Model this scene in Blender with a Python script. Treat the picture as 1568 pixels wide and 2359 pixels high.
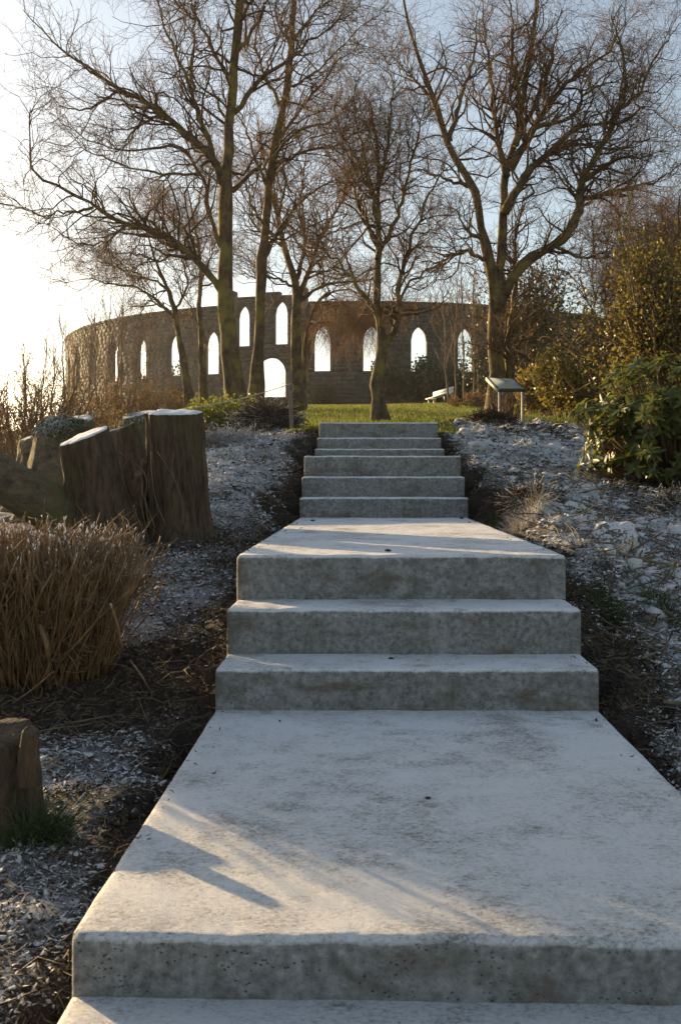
import bpy, math
import numpy as np
from mathutils import Vector, Matrix, noise as mnoise

for o in list(bpy.data.objects):
    bpy.data.objects.remove(o)
scene = bpy.context.scene
COL = scene.collection
rng = np.random.default_rng(11)
R = math.radians

# ------------------------------------------------------------------ camera
E = 2.0                 # eye height in world units
F = 2268.0              # focal length in units of a 1568 x 2358 frame
XV, YV = 842.0, 1102.0  # vanishing point of the level stair axis
cd = bpy.data.cameras.new("camera")
cam = bpy.data.objects.new("camera", cd)
COL.objects.link(cam)
cam.location = (0, 0, E)
cam.rotation_euler = (R(90), 0, 0)
cd.sensor_fit = 'AUTO'
cd.sensor_width = 36.0
cd.lens = 36.0 * F / 2358.0
cd.shift_x = -(XV - 784.0) / 2358.0
cd.shift_y = -(1179.0 - YV) / 2358.0
cd.clip_start = 0.05
cd.clip_end = 6000
cd.dof.use_dof = True
cd.dof.focus_distance = 8.5
cd.dof.aperture_fstop = 14.0
scene.camera = cam

# ------------------------------------------------------------------ light
SUN_AZ, SUN_EL = 46.0, 10.0      # degrees left of the view axis, above the horizon
world = bpy.data.worlds.new("World")
scene.world = world
world.use_nodes = True
wn = world.node_tree
wn.nodes.clear()
sky = wn.nodes.new("ShaderNodeTexSky")
sky.sky_type = 'NISHITA'
sky.sun_disc = False
sky.sun_elevation = R(SUN_EL)
sky.sun_rotation = R(-SUN_AZ)
sky.air_density = 1.0
sky.dust_density = 1.2
sky.ozone_density = 1.0
wbg = wn.nodes.new("ShaderNodeBackground")
wbg.inputs[1].default_value = 0.105
wout = wn.nodes.new("ShaderNodeOutputWorld")
hs = wn.nodes.new("ShaderNodeHueSaturation")
hs.inputs["Saturation"].default_value = 0.76
wn.links.new(sky.outputs[0], hs.inputs["Color"])
wn.links.new(hs.outputs[0], wbg.inputs[0])
wn.links.new(wbg.outputs[0], wout.inputs[0])
sd = bpy.data.lights.new("sun", 'SUN')
sd.energy = 5.0
sd.angle = R(0.6)
sd.color = (1.0, 0.70, 0.36)
sun = bpy.data.objects.new("sun", sd)
COL.objects.link(sun)
to_sun = Vector((-math.sin(R(SUN_AZ)) * math.cos(R(SUN_EL)), math.cos(R(SUN_AZ)) * math.cos(R(SUN_EL)), math.sin(R(SUN_EL))))
sun.rotation_euler = to_sun.to_track_quat('Z', 'Y').to_euler()
sun.location = (-20, 20, 20)
vs = scene.view_settings
vs.view_transform = 'Standard'
vs.look = 'None'
vs.gamma = 1.0
vs.exposure = 1.2
scene.cycles.max_bounces = 6
scene.cycles.transparent_max_bounces = 8
scene.cycles.use_denoising = True
scene.cycles.denoising_prefilter = 'NONE'
scene.cycles.sample_clamp_indirect = 4.0

# ------------------------------------------------------------------ helpers
def P(px, py, d):
    """world point seen at frame position (px, py) at depth d"""
    return np.array([(px - XV) / F * d, d, E + (YV - py) / F * d])

def tag(o, label=None, cat=None, group=None, kind=None):
    if label: o["label"] = label
    if cat: o["category"] = cat
    if group: o["group"] = group
    if kind: o["kind"] = kind
    return o

def empty(name, loc, label=None, cat=None, group=None, rz=0):
    o = bpy.data.objects.new(name, None)
    COL.objects.link(o)
    o.location = Vector(loc)
    o.rotation_euler = (0, 0, rz)
    o.empty_display_size = 0.1
    return tag(o, label, cat, group)

def link(name, me, mats, parent=None, smooth=False):
    for m in (mats if isinstance(mats, (list, tuple)) else [mats]):
        me.materials.append(m)
    if smooth:
        me.polygons.foreach_set("use_smooth", np.ones(len(me.polygons), dtype=bool))
    o = bpy.data.objects.new(name, me)
    COL.objects.link(o)
    if parent is not None:
        o.parent = parent
        o.matrix_parent_inverse = Matrix.Translation(parent.location).inverted() if parent.rotation_euler.z == 0 else (Matrix.Translation(parent.location) @ parent.rotation_euler.to_matrix().to_4x4()).inverted()
        if parent.parent is not None:   # sub-part of a part whose own basis is the identity
            o.matrix_parent_inverse = Matrix.Identity(4)
    return o

def np_mesh(name, verts, faces, mat_idx=None):
    """verts (n,3); faces list of int arrays (m,k) with one k each"""
    me = bpy.data.meshes.new(name)
    verts = np.asarray(verts, dtype=np.float32)
    if isinstance(faces, np.ndarray):
        faces = [faces]
    faces = [np.asarray(f, dtype=np.int32) for f in faces if len(f)]
    me.vertices.add(len(verts))
    me.vertices.foreach_set("co", verts.ravel())
    nl = sum(f.size for f in faces)
    nf = sum(len(f) for f in faces)
    me.loops.add(nl)
    me.loops.foreach_set("vertex_index", np.concatenate([f.ravel() for f in faces]))
    me.polygons.add(nf)
    starts, s = [], 0
    for f in faces:
        starts.append(s + np.arange(len(f)) * f.shape[1])
        s += f.size
    me.polygons.foreach_set("loop_start", np.concatenate(starts).astype(np.int32))
    if mat_idx is not None:
        me.polygons.foreach_set("material_index", np.asarray(mat_idx, dtype=np.int32))
    me.update(calc_edges=True)
    me.validate()
    return me

class Geo:
    """collects vertices and faces of any size"""
    def __init__(self):
        self.v, self.f, self.n = [], {}, 0
    def add(self, v, *fs):
        v = np.asarray(v, dtype=float).reshape(-1, 3)
        for f in fs:
            f = np.asarray(f, dtype=np.int64)
            if len(f):
                self.f.setdefault(f.shape[1], []).append(f + self.n)
        self.v.append(v)
        self.n += len(v)
    def box(self, lo, hi, M=None):
        x0, y0, z0 = lo; x1, y1, z1 = hi
        v = np.array([[x0,y0,z0],[x1,y0,z0],[x1,y1,z0],[x0,y1,z0],[x0,y0,z1],[x1,y0,z1],[x1,y1,z1],[x0,y1,z1]], float)
        if M is not None:
            v = np.array([list(M @ Vector(p)) for p in v])
        self.add(v, HEX)
    def mesh(self, name):
        return np_mesh(name, np.vstack(self.v), [np.vstack(x) for x in self.f.values()])
HEX = np.array([[0,3,2,1],[4,5,6,7],[0,1,5,4],[1,2,6,5],[2,3,7,6],[3,0,4,7]])

def norm(a):
    return a / np.maximum(np.linalg.norm(a, axis=-1, keepdims=True), 1e-9)

def tubes(paths, radii, k, cap=True):
    """paths (N,S,3), radii (N,S) -> verts, quad faces, cap tris"""
    paths = np.asarray(paths, float); radii = np.asarray(radii, float)
    N, S, _ = paths.shape
    t = np.empty_like(paths)
    t[:, 1:-1] = paths[:, 2:] - paths[:, :-2]
    t[:, 0] = paths[:, 1] - paths[:, 0]
    t[:, -1] = paths[:, -1] - paths[:, -2]
    t = norm(t)
    ref = norm(np.cross(t[:, 0], np.where(np.abs(t[:, 0, 2:3]) > .9, [[1., 0, 0]], [[0, 0, 1.]])))
    a = np.empty_like(paths)
    prev = ref
    for s in range(S):
        prev = norm(prev - (prev * t[:, s]).sum(-1, keepdims=True) * t[:, s])
        a[:, s] = prev
    b = np.cross(t, a)
    ang = np.arange(k) * 2 * np.pi / k
    ring = a[:, :, None, :] * np.cos(ang)[None, None, :, None] + b[:, :, None, :] * np.sin(ang)[None, None, :, None]
    v = paths[:, :, None, :] + ring * radii[:, :, None, None]
    v = v.reshape(-1, 3)
    base = (np.arange(N) * S * k)[:, None, None] + (np.arange(S - 1) * k)[None, :, None]
    j = np.arange(k)[None, None, :]
    j2 = (j + 1) % k
    q = np.stack([base + j, base + j2, base + k + j2, base + k + j], -1).reshape(-1, 4)
    caps = np.zeros((0, 3), int)
    if cap and k >= 3:
        last = np.arange(N) * S * k + (S - 1) * k
        caps = np.concatenate([np.stack([last, last + i, last + i + 1], -1) for i in range(1, k - 1)])
        f0 = np.arange(N) * S * k
        caps = np.concatenate([caps] + [np.stack([f0, f0 + i + 1, f0 + i], -1) for i in range(1, k - 1)])
    return v, q, caps

def resample(pts, n):
    pts = np.asarray(pts, float)
    # Catmull-Rom through the points, then even spacing
    p = np.vstack([2 * pts[0] - pts[1], pts, 2 * pts[-1] - pts[-2]])
    out = []
    for i in range(1, len(p) - 2):
        for s in np.linspace(0, 1, 8, endpoint=False):
            out.append(.5 * ((2 * p[i]) + (-p[i-1] + p[i+1]) * s + (2*p[i-1] - 5*p[i] + 4*p[i+1] - p[i+2]) * s*s + (-p[i-1] + 3*p[i] - 3*p[i+1] + p[i+2]) * s**3))
    out.append(pts[-1])
    out = np.array(out)
    d = np.concatenate([[0], np.cumsum(np.linalg.norm(np.diff(out[:, :3], axis=0), axis=1))])
    x = np.linspace(0, d[-1], n)
    return np.stack([np.interp(x, d, out[:, c]) for c in range(out.shape[1])], -1)

def fbm(p, scale=1.0, octaves=4, seed=0.0):
    return np.array([mnoise.fractal(Vector((q[0] * scale + seed, q[1] * scale - seed, q[2] * scale + 2 * seed)), 1.0, 2.0, octaves) for q in p])

# ------------------------------------------------------------------ materials
def mat(name):
    m = bpy.data.materials.new(name)
    m.use_nodes = True
    nt = m.node_tree
    for n in list(nt.nodes):
        nt.nodes.remove(n)
    out = nt.nodes.new("ShaderNodeOutputMaterial")
    b = nt.nodes.new("ShaderNodeBsdfPrincipled")
    nt.links.new(b.outputs[0], out.inputs[0])
    return m, nt, b, out

def N(nt, t, **kw):
    n = nt.nodes.new(t)
    for k, v in kw.items():
        if k.startswith("i_"):
            n.inputs[k[2:].replace("_", " ")].default_value = v
        else:
            setattr(n, k, v)
    return n

def ramp(nt, src, stops, interp='LINEAR'):
    r = nt.nodes.new("ShaderNodeValToRGB")
    r.color_ramp.interpolation = interp
    el = r.color_ramp.elements
    while len(el) < len(stops):
        el.new(0.5)
    for e, (p, c) in zip(el, stops):
        e.position = p
        e.color = (c, c, c, 1) if not isinstance(c, (tuple, list)) else (*c, 1)
    nt.links.new(src, r.inputs[0])
    return r.outputs[0]

def mixc(nt, fac, a, b, blend='MIX'):
    m = nt.nodes.new("ShaderNodeMix")
    m.data_type = 'RGBA'
    m.blend_type = blend
    for s, v in ((m.inputs[0], fac), (m.inputs[6], a), (m.inputs[7], b)):
        if isinstance(v, (int, float)):
            s.default_value = v
        elif isinstance(v, (tuple, list)):
            s.default_value = (*v, 1) if len(v) == 3 else v
        else:
            nt.links.new(v, s)
    return m.outputs[2]

def math_(nt, op, a, b=None, clamp=False):
    m = nt.nodes.new("ShaderNodeMath")
    m.operation = op
    m.use_clamp = clamp
    for s, v in ((m.inputs[0], a), (m.inputs[1], b)):
        if v is None: continue
        if isinstance(v, (int, float)): s.default_value = v
        else: nt.links.new(v, s)
    return m.outputs[0]

def coords(nt, scale=(1, 1, 1), world=True):
    if world:
        src = nt.nodes.new("ShaderNodeNewGeometry").outputs["Position"]
    else:
        src = nt.nodes.new("ShaderNodeTexCoord").outputs["Object"]
    mp = nt.nodes.new("ShaderNodeMapping")
    mp.inputs["Scale"].default_value = scale
    nt.links.new(src, mp.inputs[0])
    return mp.outputs[0]

def noise_(nt, vec, scale, detail=6, rough=0.6, dist=0.0):
    n = N(nt, "ShaderNodeTexNoise", i_Scale=scale, i_Detail=detail, i_Roughness=rough, i_Distortion=dist)
    nt.links.new(vec, n.inputs["Vector"])
    return n.outputs["Fac"]

def upness(nt):
    g = nt.nodes.new("ShaderNodeNewGeometry")
    s = nt.nodes.new("ShaderNodeSeparateXYZ")
    nt.links.new(g.outputs["Normal"], s.inputs[0])
    return s.outputs[2]

def bump(nt, bsdf, h, strength=0.5, dist=0.01):
    b = N(nt, "ShaderNodeBump", i_Strength=strength, i_Distance=dist)
    nt.links.new(h, b.inputs["Height"])
    nt.links.new(b.outputs[0], bsdf.inputs["Normal"])

FROST = (0.76, 0.765, 0.775)

def m_concrete():
    m, nt, b, out = mat("concrete_with_frost")
    v = coords(nt)
    up = upness(nt)
    # formed face
    big = noise_(nt, v, 2.6, 5, .6)
    col = ramp(nt, big, [(.3, (.13, .125, .112)), (.55, (.20, .198, .185)), (.75, (.28, .28, .27))])
    fine = noise_(nt, v, 45, 5, .7)
    col = mixc(nt, .5, col, ramp(nt, fine, [(.34, .03), (.66, .38)]))
    st = noise_(nt, coords(nt, (1.4, 1.4, 3.4)), 3.1, 4, .6, .6)
    col = mixc(nt, ramp(nt, st, [(.50, 0.0), (.66, .75)]), col, (.10, .082, .052))
    vor = N(nt, "ShaderNodeTexVoronoi", i_Scale=75.0, i_Randomness=1.0)
    nt.links.new(coords(nt, (1.0, 1.0, 1.5)), vor.inputs["Vector"])
    sparse = noise_(nt, v, 11.0, 4, .65)
    hole = math_(nt, 'MULTIPLY', ramp(nt, vor.outputs["Distance"], [(.11, 1.0), (.24, 0.0)]), ramp(nt, sparse, [(.50, 0.0), (.57, 1.0)]))
    col = mixc(nt, math_(nt, 'MULTIPLY', hole, .72), col, (.035, .032, .028))
    dr = noise_(nt, coords(nt, (1.0, 1.0, .10)), 17, 4, .6)
    col = mixc(nt, ramp(nt, dr, [(.54, 0.0), (.70, .45)]), col, (.09, .08, .062))
    lm = noise_(nt, coords(nt, (1.0, 1.0, .2)), 9, 5, .7)
    col = mixc(nt, ramp(nt, lm, [(.60, 0.0), (.74, .4)]), col, (.40, .39, .37))
    # frosted top
    t1 = noise_(nt, v, 3.2, 6, .62, .4)
    t2 = noise_(nt, coords(nt, (.7, 1.0, 1.0)), 105, 6, .85, .5)
    t3 = noise_(nt, v, 14, 5, .65)
    wear = math_(nt, 'ADD', math_(nt, 'MULTIPLY', ramp(nt, t1, [(.28, 0.0), (.7, 1.0)]), .62), math_(nt, 'MULTIPLY', t3, .55))
    wear = math_(nt, 'ADD', wear, math_(nt, 'MULTIPLY', math_(nt, 'SUBTRACT', t2, .5), 2.3))
    spots = ramp(nt, noise_(nt, coords(nt, (.8, 1.2, 1.0)), 5.5, 6, .75, .4), [(.55, 0.0), (.70, .30)])
    wear = math_(nt, 'SUBTRACT', wear, spots)
    cover = ramp(nt, wear, [(.20, .18), (.45, .72), (.70, .97)])
    top = mixc(nt, cover, (.17, .155, .135), FROST)
    upm = ramp(nt, math_(nt, 'ADD', up, math_(nt, 'MULTIPLY', math_(nt, 'SUBTRACT', fine, .5), .5)), [(.14, 0.0), (.52, 1.0)])
    # hoar clinging just under the nosing
    nt.links.new(mixc(nt, upm, col, top), b.inputs["Base Color"])
    b.inputs["Roughness"].default_value = .82
    hh = mixc(nt, upm, math_(nt, 'SUBTRACT', fine, math_(nt, 'MULTIPLY', hole, 1.6)), math_(nt, 'ADD', t2, math_(nt, 'MULTIPLY', t3, .5)))
    bump(nt, b, hh, .9, .008)
    return m

def sheltered(nt):
    a = nt.nodes.new("ShaderNodeAttribute"); a.attribute_name = "shelter"
    return a.outputs["Fac"]

def m_soil():
    m, nt, b, out = mat("frosted_soil")
    v = coords(nt)
    up = upness(nt)
    n1 = noise_(nt, v, 9, 8, .75)
    n2 = noise_(nt, v, 75, 6, .8, .5)
    n3 = noise_(nt, v, 1.6, 6, .7)
    soil = ramp(nt, n1, [(.3, (.017, .011, .008)), (.55, (.038, .025, .016)), (.75, (.075, .052, .033))])
    fr = math_(nt, 'ADD', math_(nt, 'MULTIPLY', n2, .75), math_(nt, 'MULTIPLY', n3, .65))
    fr = math_(nt, 'ADD', fr, math_(nt, 'MULTIPLY', math_(nt, 'SUBTRACT', up, .8), .8))
    fr = math_(nt, 'SUBTRACT', fr, math_(nt, 'MULTIPLY', sheltered(nt), .30))
    f = ramp(nt, fr, [(.72, 0.0), (.94, .78)])
    nt.links.new(mixc(nt, f, soil, FROST), b.inputs["Base Color"])
    b.inputs["Roughness"].default_value = .95
    bump(nt, b, math_(nt, 'ADD', n2, n1), .9, .02)
    return m

def m_litter(name, dark, light, frost_amt):
    m, nt, b, out = mat(name)
    v = coords(nt)
    up = upness(nt)
    n1 = noise_(nt, v, 23, 3, .6)
    col = mixc(nt, ramp(nt, n1, [(.3, 0.0), (.7, 1.0)]), dark, light)
    n2 = noise_(nt, v, 1.6, 4, .6)
    n4 = noise_(nt, v, 70, 3, .6)
    f = math_(nt, 'ADD', math_(nt, 'MULTIPLY', math_(nt, 'ABSOLUTE', up), .55), math_(nt, 'MULTIPLY', math_(nt, 'SUBTRACT', n2, .25), 1.8))
    f = math_(nt, 'ADD', f, math_(nt, 'MULTIPLY', math_(nt, 'SUBTRACT', n4, .5), 1.3))
    f = math_(nt, 'ADD', f, .25)
    f = math_(nt, 'SUBTRACT', f, math_(nt, 'MULTIPLY', sheltered(nt), .55))
    f = ramp(nt, f, [(1.10 - frost_amt, 0.0), (1.72 - frost_amt, .62)])
    nt.links.new(mixc(nt, f, col, FROST), b.inputs["Base Color"])
    b.inputs["Roughness"].default_value = .9
    return m

def m_bark(name, dark, light, moss, moss_lo=.5, vs=(1, 1, .25), scale=16, frost=0.0, dist=.02):
    m, nt, b, out = mat(name)
    v = coords(nt, vs)
    n1 = noise_(nt, v, scale, 7, .7, .3)
    n2 = noise_(nt, coords(nt), 3.0, 4, .6)
    col = ramp(nt, n1, [(.32, dark), (.68, light)])
    col = mixc(nt, ramp(nt, n2, [(moss_lo, 0.0), (moss_lo + .16, .85)]), col, moss)
    if frost:
        up = upness(nt)
        n3 = noise_(nt, coords(nt), 40, 5, .7)
        f = ramp(nt, math_(nt, 'ADD', up, math_(nt, 'MULTIPLY', n3, .9)), [(1.35 - frost, 0.0), (1.55 - frost, .85)])
        col = mixc(nt, f, col, FROST)
    nt.links.new(col, b.inputs["Base Color"])
    b.inputs["Roughness"].default_value = .9
    bump(nt, b, n1, .9, dist)
    return m

def m_leaf(name, c1, c2, rough=.4, trans=.35, tcol=None, frost=0.0, scale=6.0):
    m, nt, b, out = mat(name)
    n = noise_(nt, coords(nt), scale, 3, .6)
    col = mixc(nt, ramp(nt, n, [(.3, 0.0), (.7, 1.0)]), c1, c2)
    if frost:
        n3 = noise_(nt, coords(nt), 30, 4, .7)
        f = ramp(nt, math_(nt, 'ADD', math_(nt, 'ABSOLUTE', upness(nt)), math_(nt, 'MULTIPLY', n3, .9)), [(1.4 - frost, 0.0), (1.7 - frost, .6)])
        col = mixc(nt, f, col, FROST)
    nt.links.new(col, b.inputs["Base Color"])
    b.inputs["Roughness"].default_value = rough
    t = nt.nodes.new("ShaderNodeBsdfTranslucent")
    if tcol: t.inputs[0].default_value = (*tcol, 1)
    else: nt.links.new(col, t.inputs[0])
    mx = nt.nodes.new("ShaderNodeMixShader")
    mx.inputs[0].default_value = trans
    nt.links.new(b.outputs[0], mx.inputs[1])
    nt.links.new(t.outputs[0], mx.inputs[2])
    nt.links.new(mx.outputs[0], out.inputs[0])
    return m

def m_plain(name, col, rough=.7, var=.25, scale=8.0, metal=0.0, bumpd=0.0):
    m, nt, b, out = mat(name)
    n = noise_(nt, coords(nt), scale, 5, .65)
    c = mixc(nt, ramp(nt, n, [(.3, 0.0), (.7, 1.0)]), tuple(x * (1 - var) for x in col), tuple(min(1, x * (1 + var)) for x in col))
    nt.links.new(c, b.inputs["Base Color"])
    b.inputs["Roughness"].default_value = rough
    b.inputs["Metallic"].default_value = metal
    if bumpd: bump(nt, b, n, .6, bumpd)
    return m

def m_stone():
    m, nt, b, out = mat("dark_granite_masonry")
    vor = N(nt, "ShaderNodeTexVoronoi", i_Scale=1.7)
    nt.links.new(coords(nt, (1, 1, 1.9)), vor.inputs["Vector"])
    hsv = nt.nodes.new("ShaderNodeSeparateColor")
    nt.links.new(vor.outputs["Color"], hsv.inputs[0])
    col = ramp(nt, hsv.outputs[0], [(0.0, (.040, .034, .028)), (.5, (.070, .058, .046)), (1.0, (.115, .095, .070))])
    n = noise_(nt, coords(nt), 5, 6, .7)
    col = mixc(nt, .5, col, ramp(nt, n, [(.3, (.034, .029, .024)), (.7, (.115, .096, .072))]))
    s = noise_(nt, coords(nt, (1.2, 1.2, .12)), 1.0, 4, .6)
    col = mixc(nt, ramp(nt, s, [(.55, 0.0), (.7, .5)]), col, (.03, .026, .022))
    nt.links.new(col, b.inputs["Base Color"])
    b.inputs["Roughness"].default_value = .9
    bump(nt, b, n, .8, .05)
    return m

M_CONC = m_concrete()
M_SOIL = m_soil()
M_STONE = m_stone()
M_LIT_B = m_litter("frosted_brown_litter", (.032, .020, .012), (.12, .08, .045), .17)
M_LIT_D = m_litter("dark_leaf_litter", (.02, .013, .009), (.075, .045, .028), .04)
M_CLOD = m_litter("frosted_clod", (.022, .015, .010), (.075, .052, .030), .20)
M_STRAW = m_litter("frosted_straw", (.12, .085, .045), (.30, .23, .13), .12)
M_STICK = m_litter("frosted_stick_bark", (.06, .045, .03), (.20, .155, .10), .02)
M_STONEG = m_litter("frosted_field_stone", (.07, .06, .055), (.15, .13, .115), .20)
M_BARK = m_bark("mossy_bark", (.022, .014, .008), (.155, .102, .050), (.210, .170, .040), .47)
M_BARK2 = m_bark("dark_branch_bark", (.030, .018, .010), (.135, .082, .040), (.130, .105, .028), .50)
M_TWIG = m_plain("reddish_twig", (.22, .115, .048), .8, .4, 3.0)
M_TWIG2 = m_plain("brown_bush_twig", (.14, .085, .040), .8, .4, 3.0)
M_TWIG3 = m_plain("pale_sapling_bark", (.13, .095, .055), .8, .35, 3.0)
M_STUMP = m_bark("rough_stump_bark", (.016, .010, .006), (.150, .098, .050), (.085, .075, .024), .54, (1, 1, .16), 34, 0.0, .05)
M_LOG = m_bark("mossy_log_bark", (.04, .03, .018), (.17, .13, .075), (.12, .11, .035), .45, (.5, 1, 1), 20, .12, .03)
M_MOSS = m_litter('frosted_moss', (.04, .045, .016), (.13, .12, .05), .13)
M_CUT = None

def m_cut():
    m, nt, b, out = mat("frosted_cut_wood")
    v = coords(nt)
    n = noise_(nt, v, 18, 6, .7)
    n2 = noise_(nt, v, 120, 4, .7)
    f = ramp(nt, math_(nt, 'ADD', n, math_(nt, 'MULTIPLY', n2, .5)), [(.45, .25), (.72, .97)])
    nt.links.new(mixc(nt, f, (.36, .30, .21), (.80, .82, .86)), b.inputs["Base Color"])
    b.inputs["Roughness"].default_value = .9
    bump(nt, b, n2, .8, .01)
    return m
M_CUT = m_cut()
M_CUTRAW = m_plain("pale_cut_wood", (.42, .34, .21), .8, .25, 40)
M_GRASS = m_leaf("lawn_grass", (.10, .145, .018), (.21, .215, .03), .6, .55, None, .0, 1.3)
M_GRASSF = m_leaf("frosted_tuft_grass", (.05, .085, .02), (.12, .15, .05), .6, .35, None, .25, 9)
M_RHODO = m_leaf("rhododendron_leaf", (.040, .060, .014), (.105, .120, .028), .45, .32, (.20, .22, .03), 0, 5)
M_LAUREL = m_leaf("golden_laurel_leaf", (.055, .065, .012), (.15, .125, .022), .4, .42, (.30, .24, .04), 0, 3)
M_HOLLY = m_leaf("dark_evergreen_leaf", (.022, .034, .010), (.06, .07, .018), .45, .3, None, 0, 3)
M_BRACKEN = m_leaf("dry_bracken_leaf", (.12, .065, .022), (.22, .14, .05), .7, .4, None, 0, 4)
M_STRAWG = m_leaf('golden_dead_grass', (.20, .17, .05), (.36, .29, .11), .6, .5, None, 0, 5)
M_YELLOW = m_leaf("yellow_green_leaf", (.13, .15, .02), (.24, .24, .03), .5, .45, None, 0, 5)
M_WHITE = m_plain("white_bench_paint", (.78, .76, .72), .5, .06, 6)
M_DARKMETAL = m_plain("dark_painted_metal", (.035, .035, .033), .5, .2, 20)
M_STEEL = m_plain("galvanised_post", (.40, .37, .32), .5, .15, 30)
M_WOOD = m_plain("weathered_post_wood", (.16, .12, .085), .85, .35, 25, 0, .004)
M_ROPE = m_plain("pale_rope", (.36, .32, .25), .8, .2, 60)
M_PATH = m_plain("worn_path_earth", (.050, .040, .034), .95, .35, 6, 0, .02)

def m_lawn():
    m, nt, b, out = mat("lawn_turf")
    v = coords(nt)
    n = noise_(nt, v, 2.2, 6, .7)
    n2 = noise_(nt, v, 40, 5, .7)
    col = ramp(nt, n, [(.3, (.045, .062, .012)), (.5, (.085, .098, .016)), (.72, (.16, .135, .03))])
    col = mixc(nt, .5, col, ramp(nt, n2, [(.3, (.02, .028, .008)), (.7, (.16, .165, .03))]))
    nt.links.new(col, b.inputs["Base Color"])
    b.inputs["Roughness"].default_value = .9
    bump(nt, b, n2, 1.0, .05)
    return m
M_LAWN = m_lawn()

def m_panel():
    m, nt, b, out = mat("interpretation_panel_print")
    tc = nt.nodes.new("ShaderNodeTexCoord").outputs["Object"]
    n = noise_(nt, tc, 6.0, 4, .6, .5)
    col = ramp(nt, n, [(.36, (.30, .37, .40)), (.50, (.38, .43, .42)), (.60, (.42, .41, .22)), (.70, (.34, .40, .38))])
    nt.links.new(col, b.inputs["Base Color"])
    b.inputs["Roughness"].default_value = .25
    return m
M_PANEL = m_panel()

# ------------------------------------------------------------------ terrain
W0, W1 = -.549, .851                       # stair sides
STEPS = [  # depth of riser, top height relative to the eye
    (1.83, -.845), (3.59, -.693), (3.887, -.514), (4.19, -.325),
    (8.17, -.158), (8.47, .017), (8.79, .203), (10.65, .322), (11.12, .462), (11.6, .662)]
_cp = []
def cp(px, py, d): _cp.append(P(px, py, d))
def cx(x, y, z): _cp.append(np.array([x, y, z + E]))
for a in [(-.75,1.0,-1.1), (-.8,2,-1.0), (-1.6,2,-1.02), (-.75,3.3,-.94), (-1.6,3.3,-.92), (-2.6,3,-.9), (-.75,4.1,-.82), (-1.5,4.5,-.74),
          (-3.2,4.5,-.62), (-.8,5.2,-.55), (-.8,6.6,-.40), (-2.4,6.4,-.42), (-3.6,7,-.4), (-.75,8.3,-.14), (-4.5,10,-.25),
          (-6,16,.05), (-11,25,.5), (-18,40,1.3), (-34,80,2.6), (-60,150,2),
          (1.0,1.5,-1.1), (1.05,2.5,-1.0), (1.8,2.5,-.98), (1.05,3.9,-.84), (1.05,5.0,-.40), (2.4,4.0,-.86), (1.7,5.2,-.66), (3.6,6,-.55), (2.3,7.0,-.42),
          (1.35,6.4,-.28), (1.15,8.0,-.10), (3.5,9,.02), (5,12,.3), (7,16,.6), (8,22,1.2), (12,30,2.0), (25,50,3.2), (60,80,3.0), (60,150,2), (0,112,6.6), (0,150,4), (-15,112,5.5), (20,105,6)]:
    cx(*a)
for a in [(560,1120,8.2), (620,1062,9.6), (700,1015,10.9), (480,1025,11.5), (560,1003,13), (690,1001,12.1), (870,975,16), (700,947,30), (1000,931,60),
          (800,936,60), (1340,945,40), (500,962,30), (830,938,80), (600,937,76), (1200,1100,9), (1450,1112,9), (1060,1030,11), (1020,1003,12.3), (1110,985,14.5),
          (1200,977,19), (1350,982,18), (1400,1002,14), (1300,1012,14), (1300,1062,11), (1200,1015,13), (1180,968,25), (1100,975,18.5), (330,960,40), (900,985,13.5)]:
    cp(*a)
CPTS = np.array(_cp)
def _uv(x, y):
    yy = np.clip(y, .8, 150.0) + 2.0
    u = np.clip(x / yy, -.75, .75) * 2.2
    return np.stack([u, np.log(yy)], -1)
_c = _uv(CPTS[:, 0], CPTS[:, 1])
def _phi(d2): return .5 * d2 * np.log(d2 + 1e-12)
_n = len(_c)
_K = _phi(((_c[:, None] - _c[None]) ** 2).sum(-1)) + np.eye(_n) * 1e-3
_Pm = np.hstack([np.ones((_n, 1)), _c])
_A = np.block([[_K, _Pm], [_Pm.T, np.zeros((3, 3))]])
_w = np.linalg.solve(_A, np.concatenate([CPTS[:, 2], np.zeros(3)]))
def H0(x, y):
    x = np.atleast_1d(np.asarray(x, float)); y = np.atleast_1d(np.asarray(y, float))
    out = np.empty(len(x))
    for s in range(0, len(x), 20000):
        q = _uv(x[s:s+20000], y[s:s+20000])
        k = _phi(((q[:, None] - _c[None]) ** 2).sum(-1))
        out[s:s+20000] = k @ _w[:_n] + np.hstack([np.ones((len(q), 1)), q]) @ _w[_n:]
    over = np.maximum(0, np.abs(x) - .75 * (np.clip(y, .8, 150) + 2)) + np.maximum(0, y - 150) + np.maximum(0, .8 - y)
    out = np.clip(out, -2.5, 12.0)
    return out - .06 * np.maximum(0, over - 2)

def axis(dense_lo, dense_hi, step, far_lo, far_hi, grow):
    a = list(np.arange(dense_lo, dense_hi + 1e-6, step))
    s = step
    while a[-1] < far_hi:
        s *= grow; a.append(a[-1] + s)
    s = step
    while a[0] > far_lo:
        s *= grow; a.insert(0, a[0] - s)
    return np.array(a)
gx = axis(-3.2, 4.0, .064, -1500, 1500, 1.19)
gy = axis(.8, 14.0, .07, -60, 2500, 1.07)
GX, GY = np.meshgrid(gx, gy)
fx, fy = GX.ravel(), GY.ravel()
fz = H0(fx, fy)
pn = np.stack([fx, fy, np.zeros_like(fx)], -1)
near = (np.abs(fx) < 30) & (fy < 90) & (fy > -5)
rough = np.zeros(len(fx))
idx = np.where(near)[0]
r1 = fbm(pn[idx], 1.3, 3, 3.1)
r2 = fbm(pn[idx], 6.0, 4, 7.7)
amp = np.where(fy[idx] < 12.5, .035, .03)
bank = (fx[idx] > 1.0) & (fy[idx] < 19)
amp = np.where(bank, .115, amp)
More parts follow.
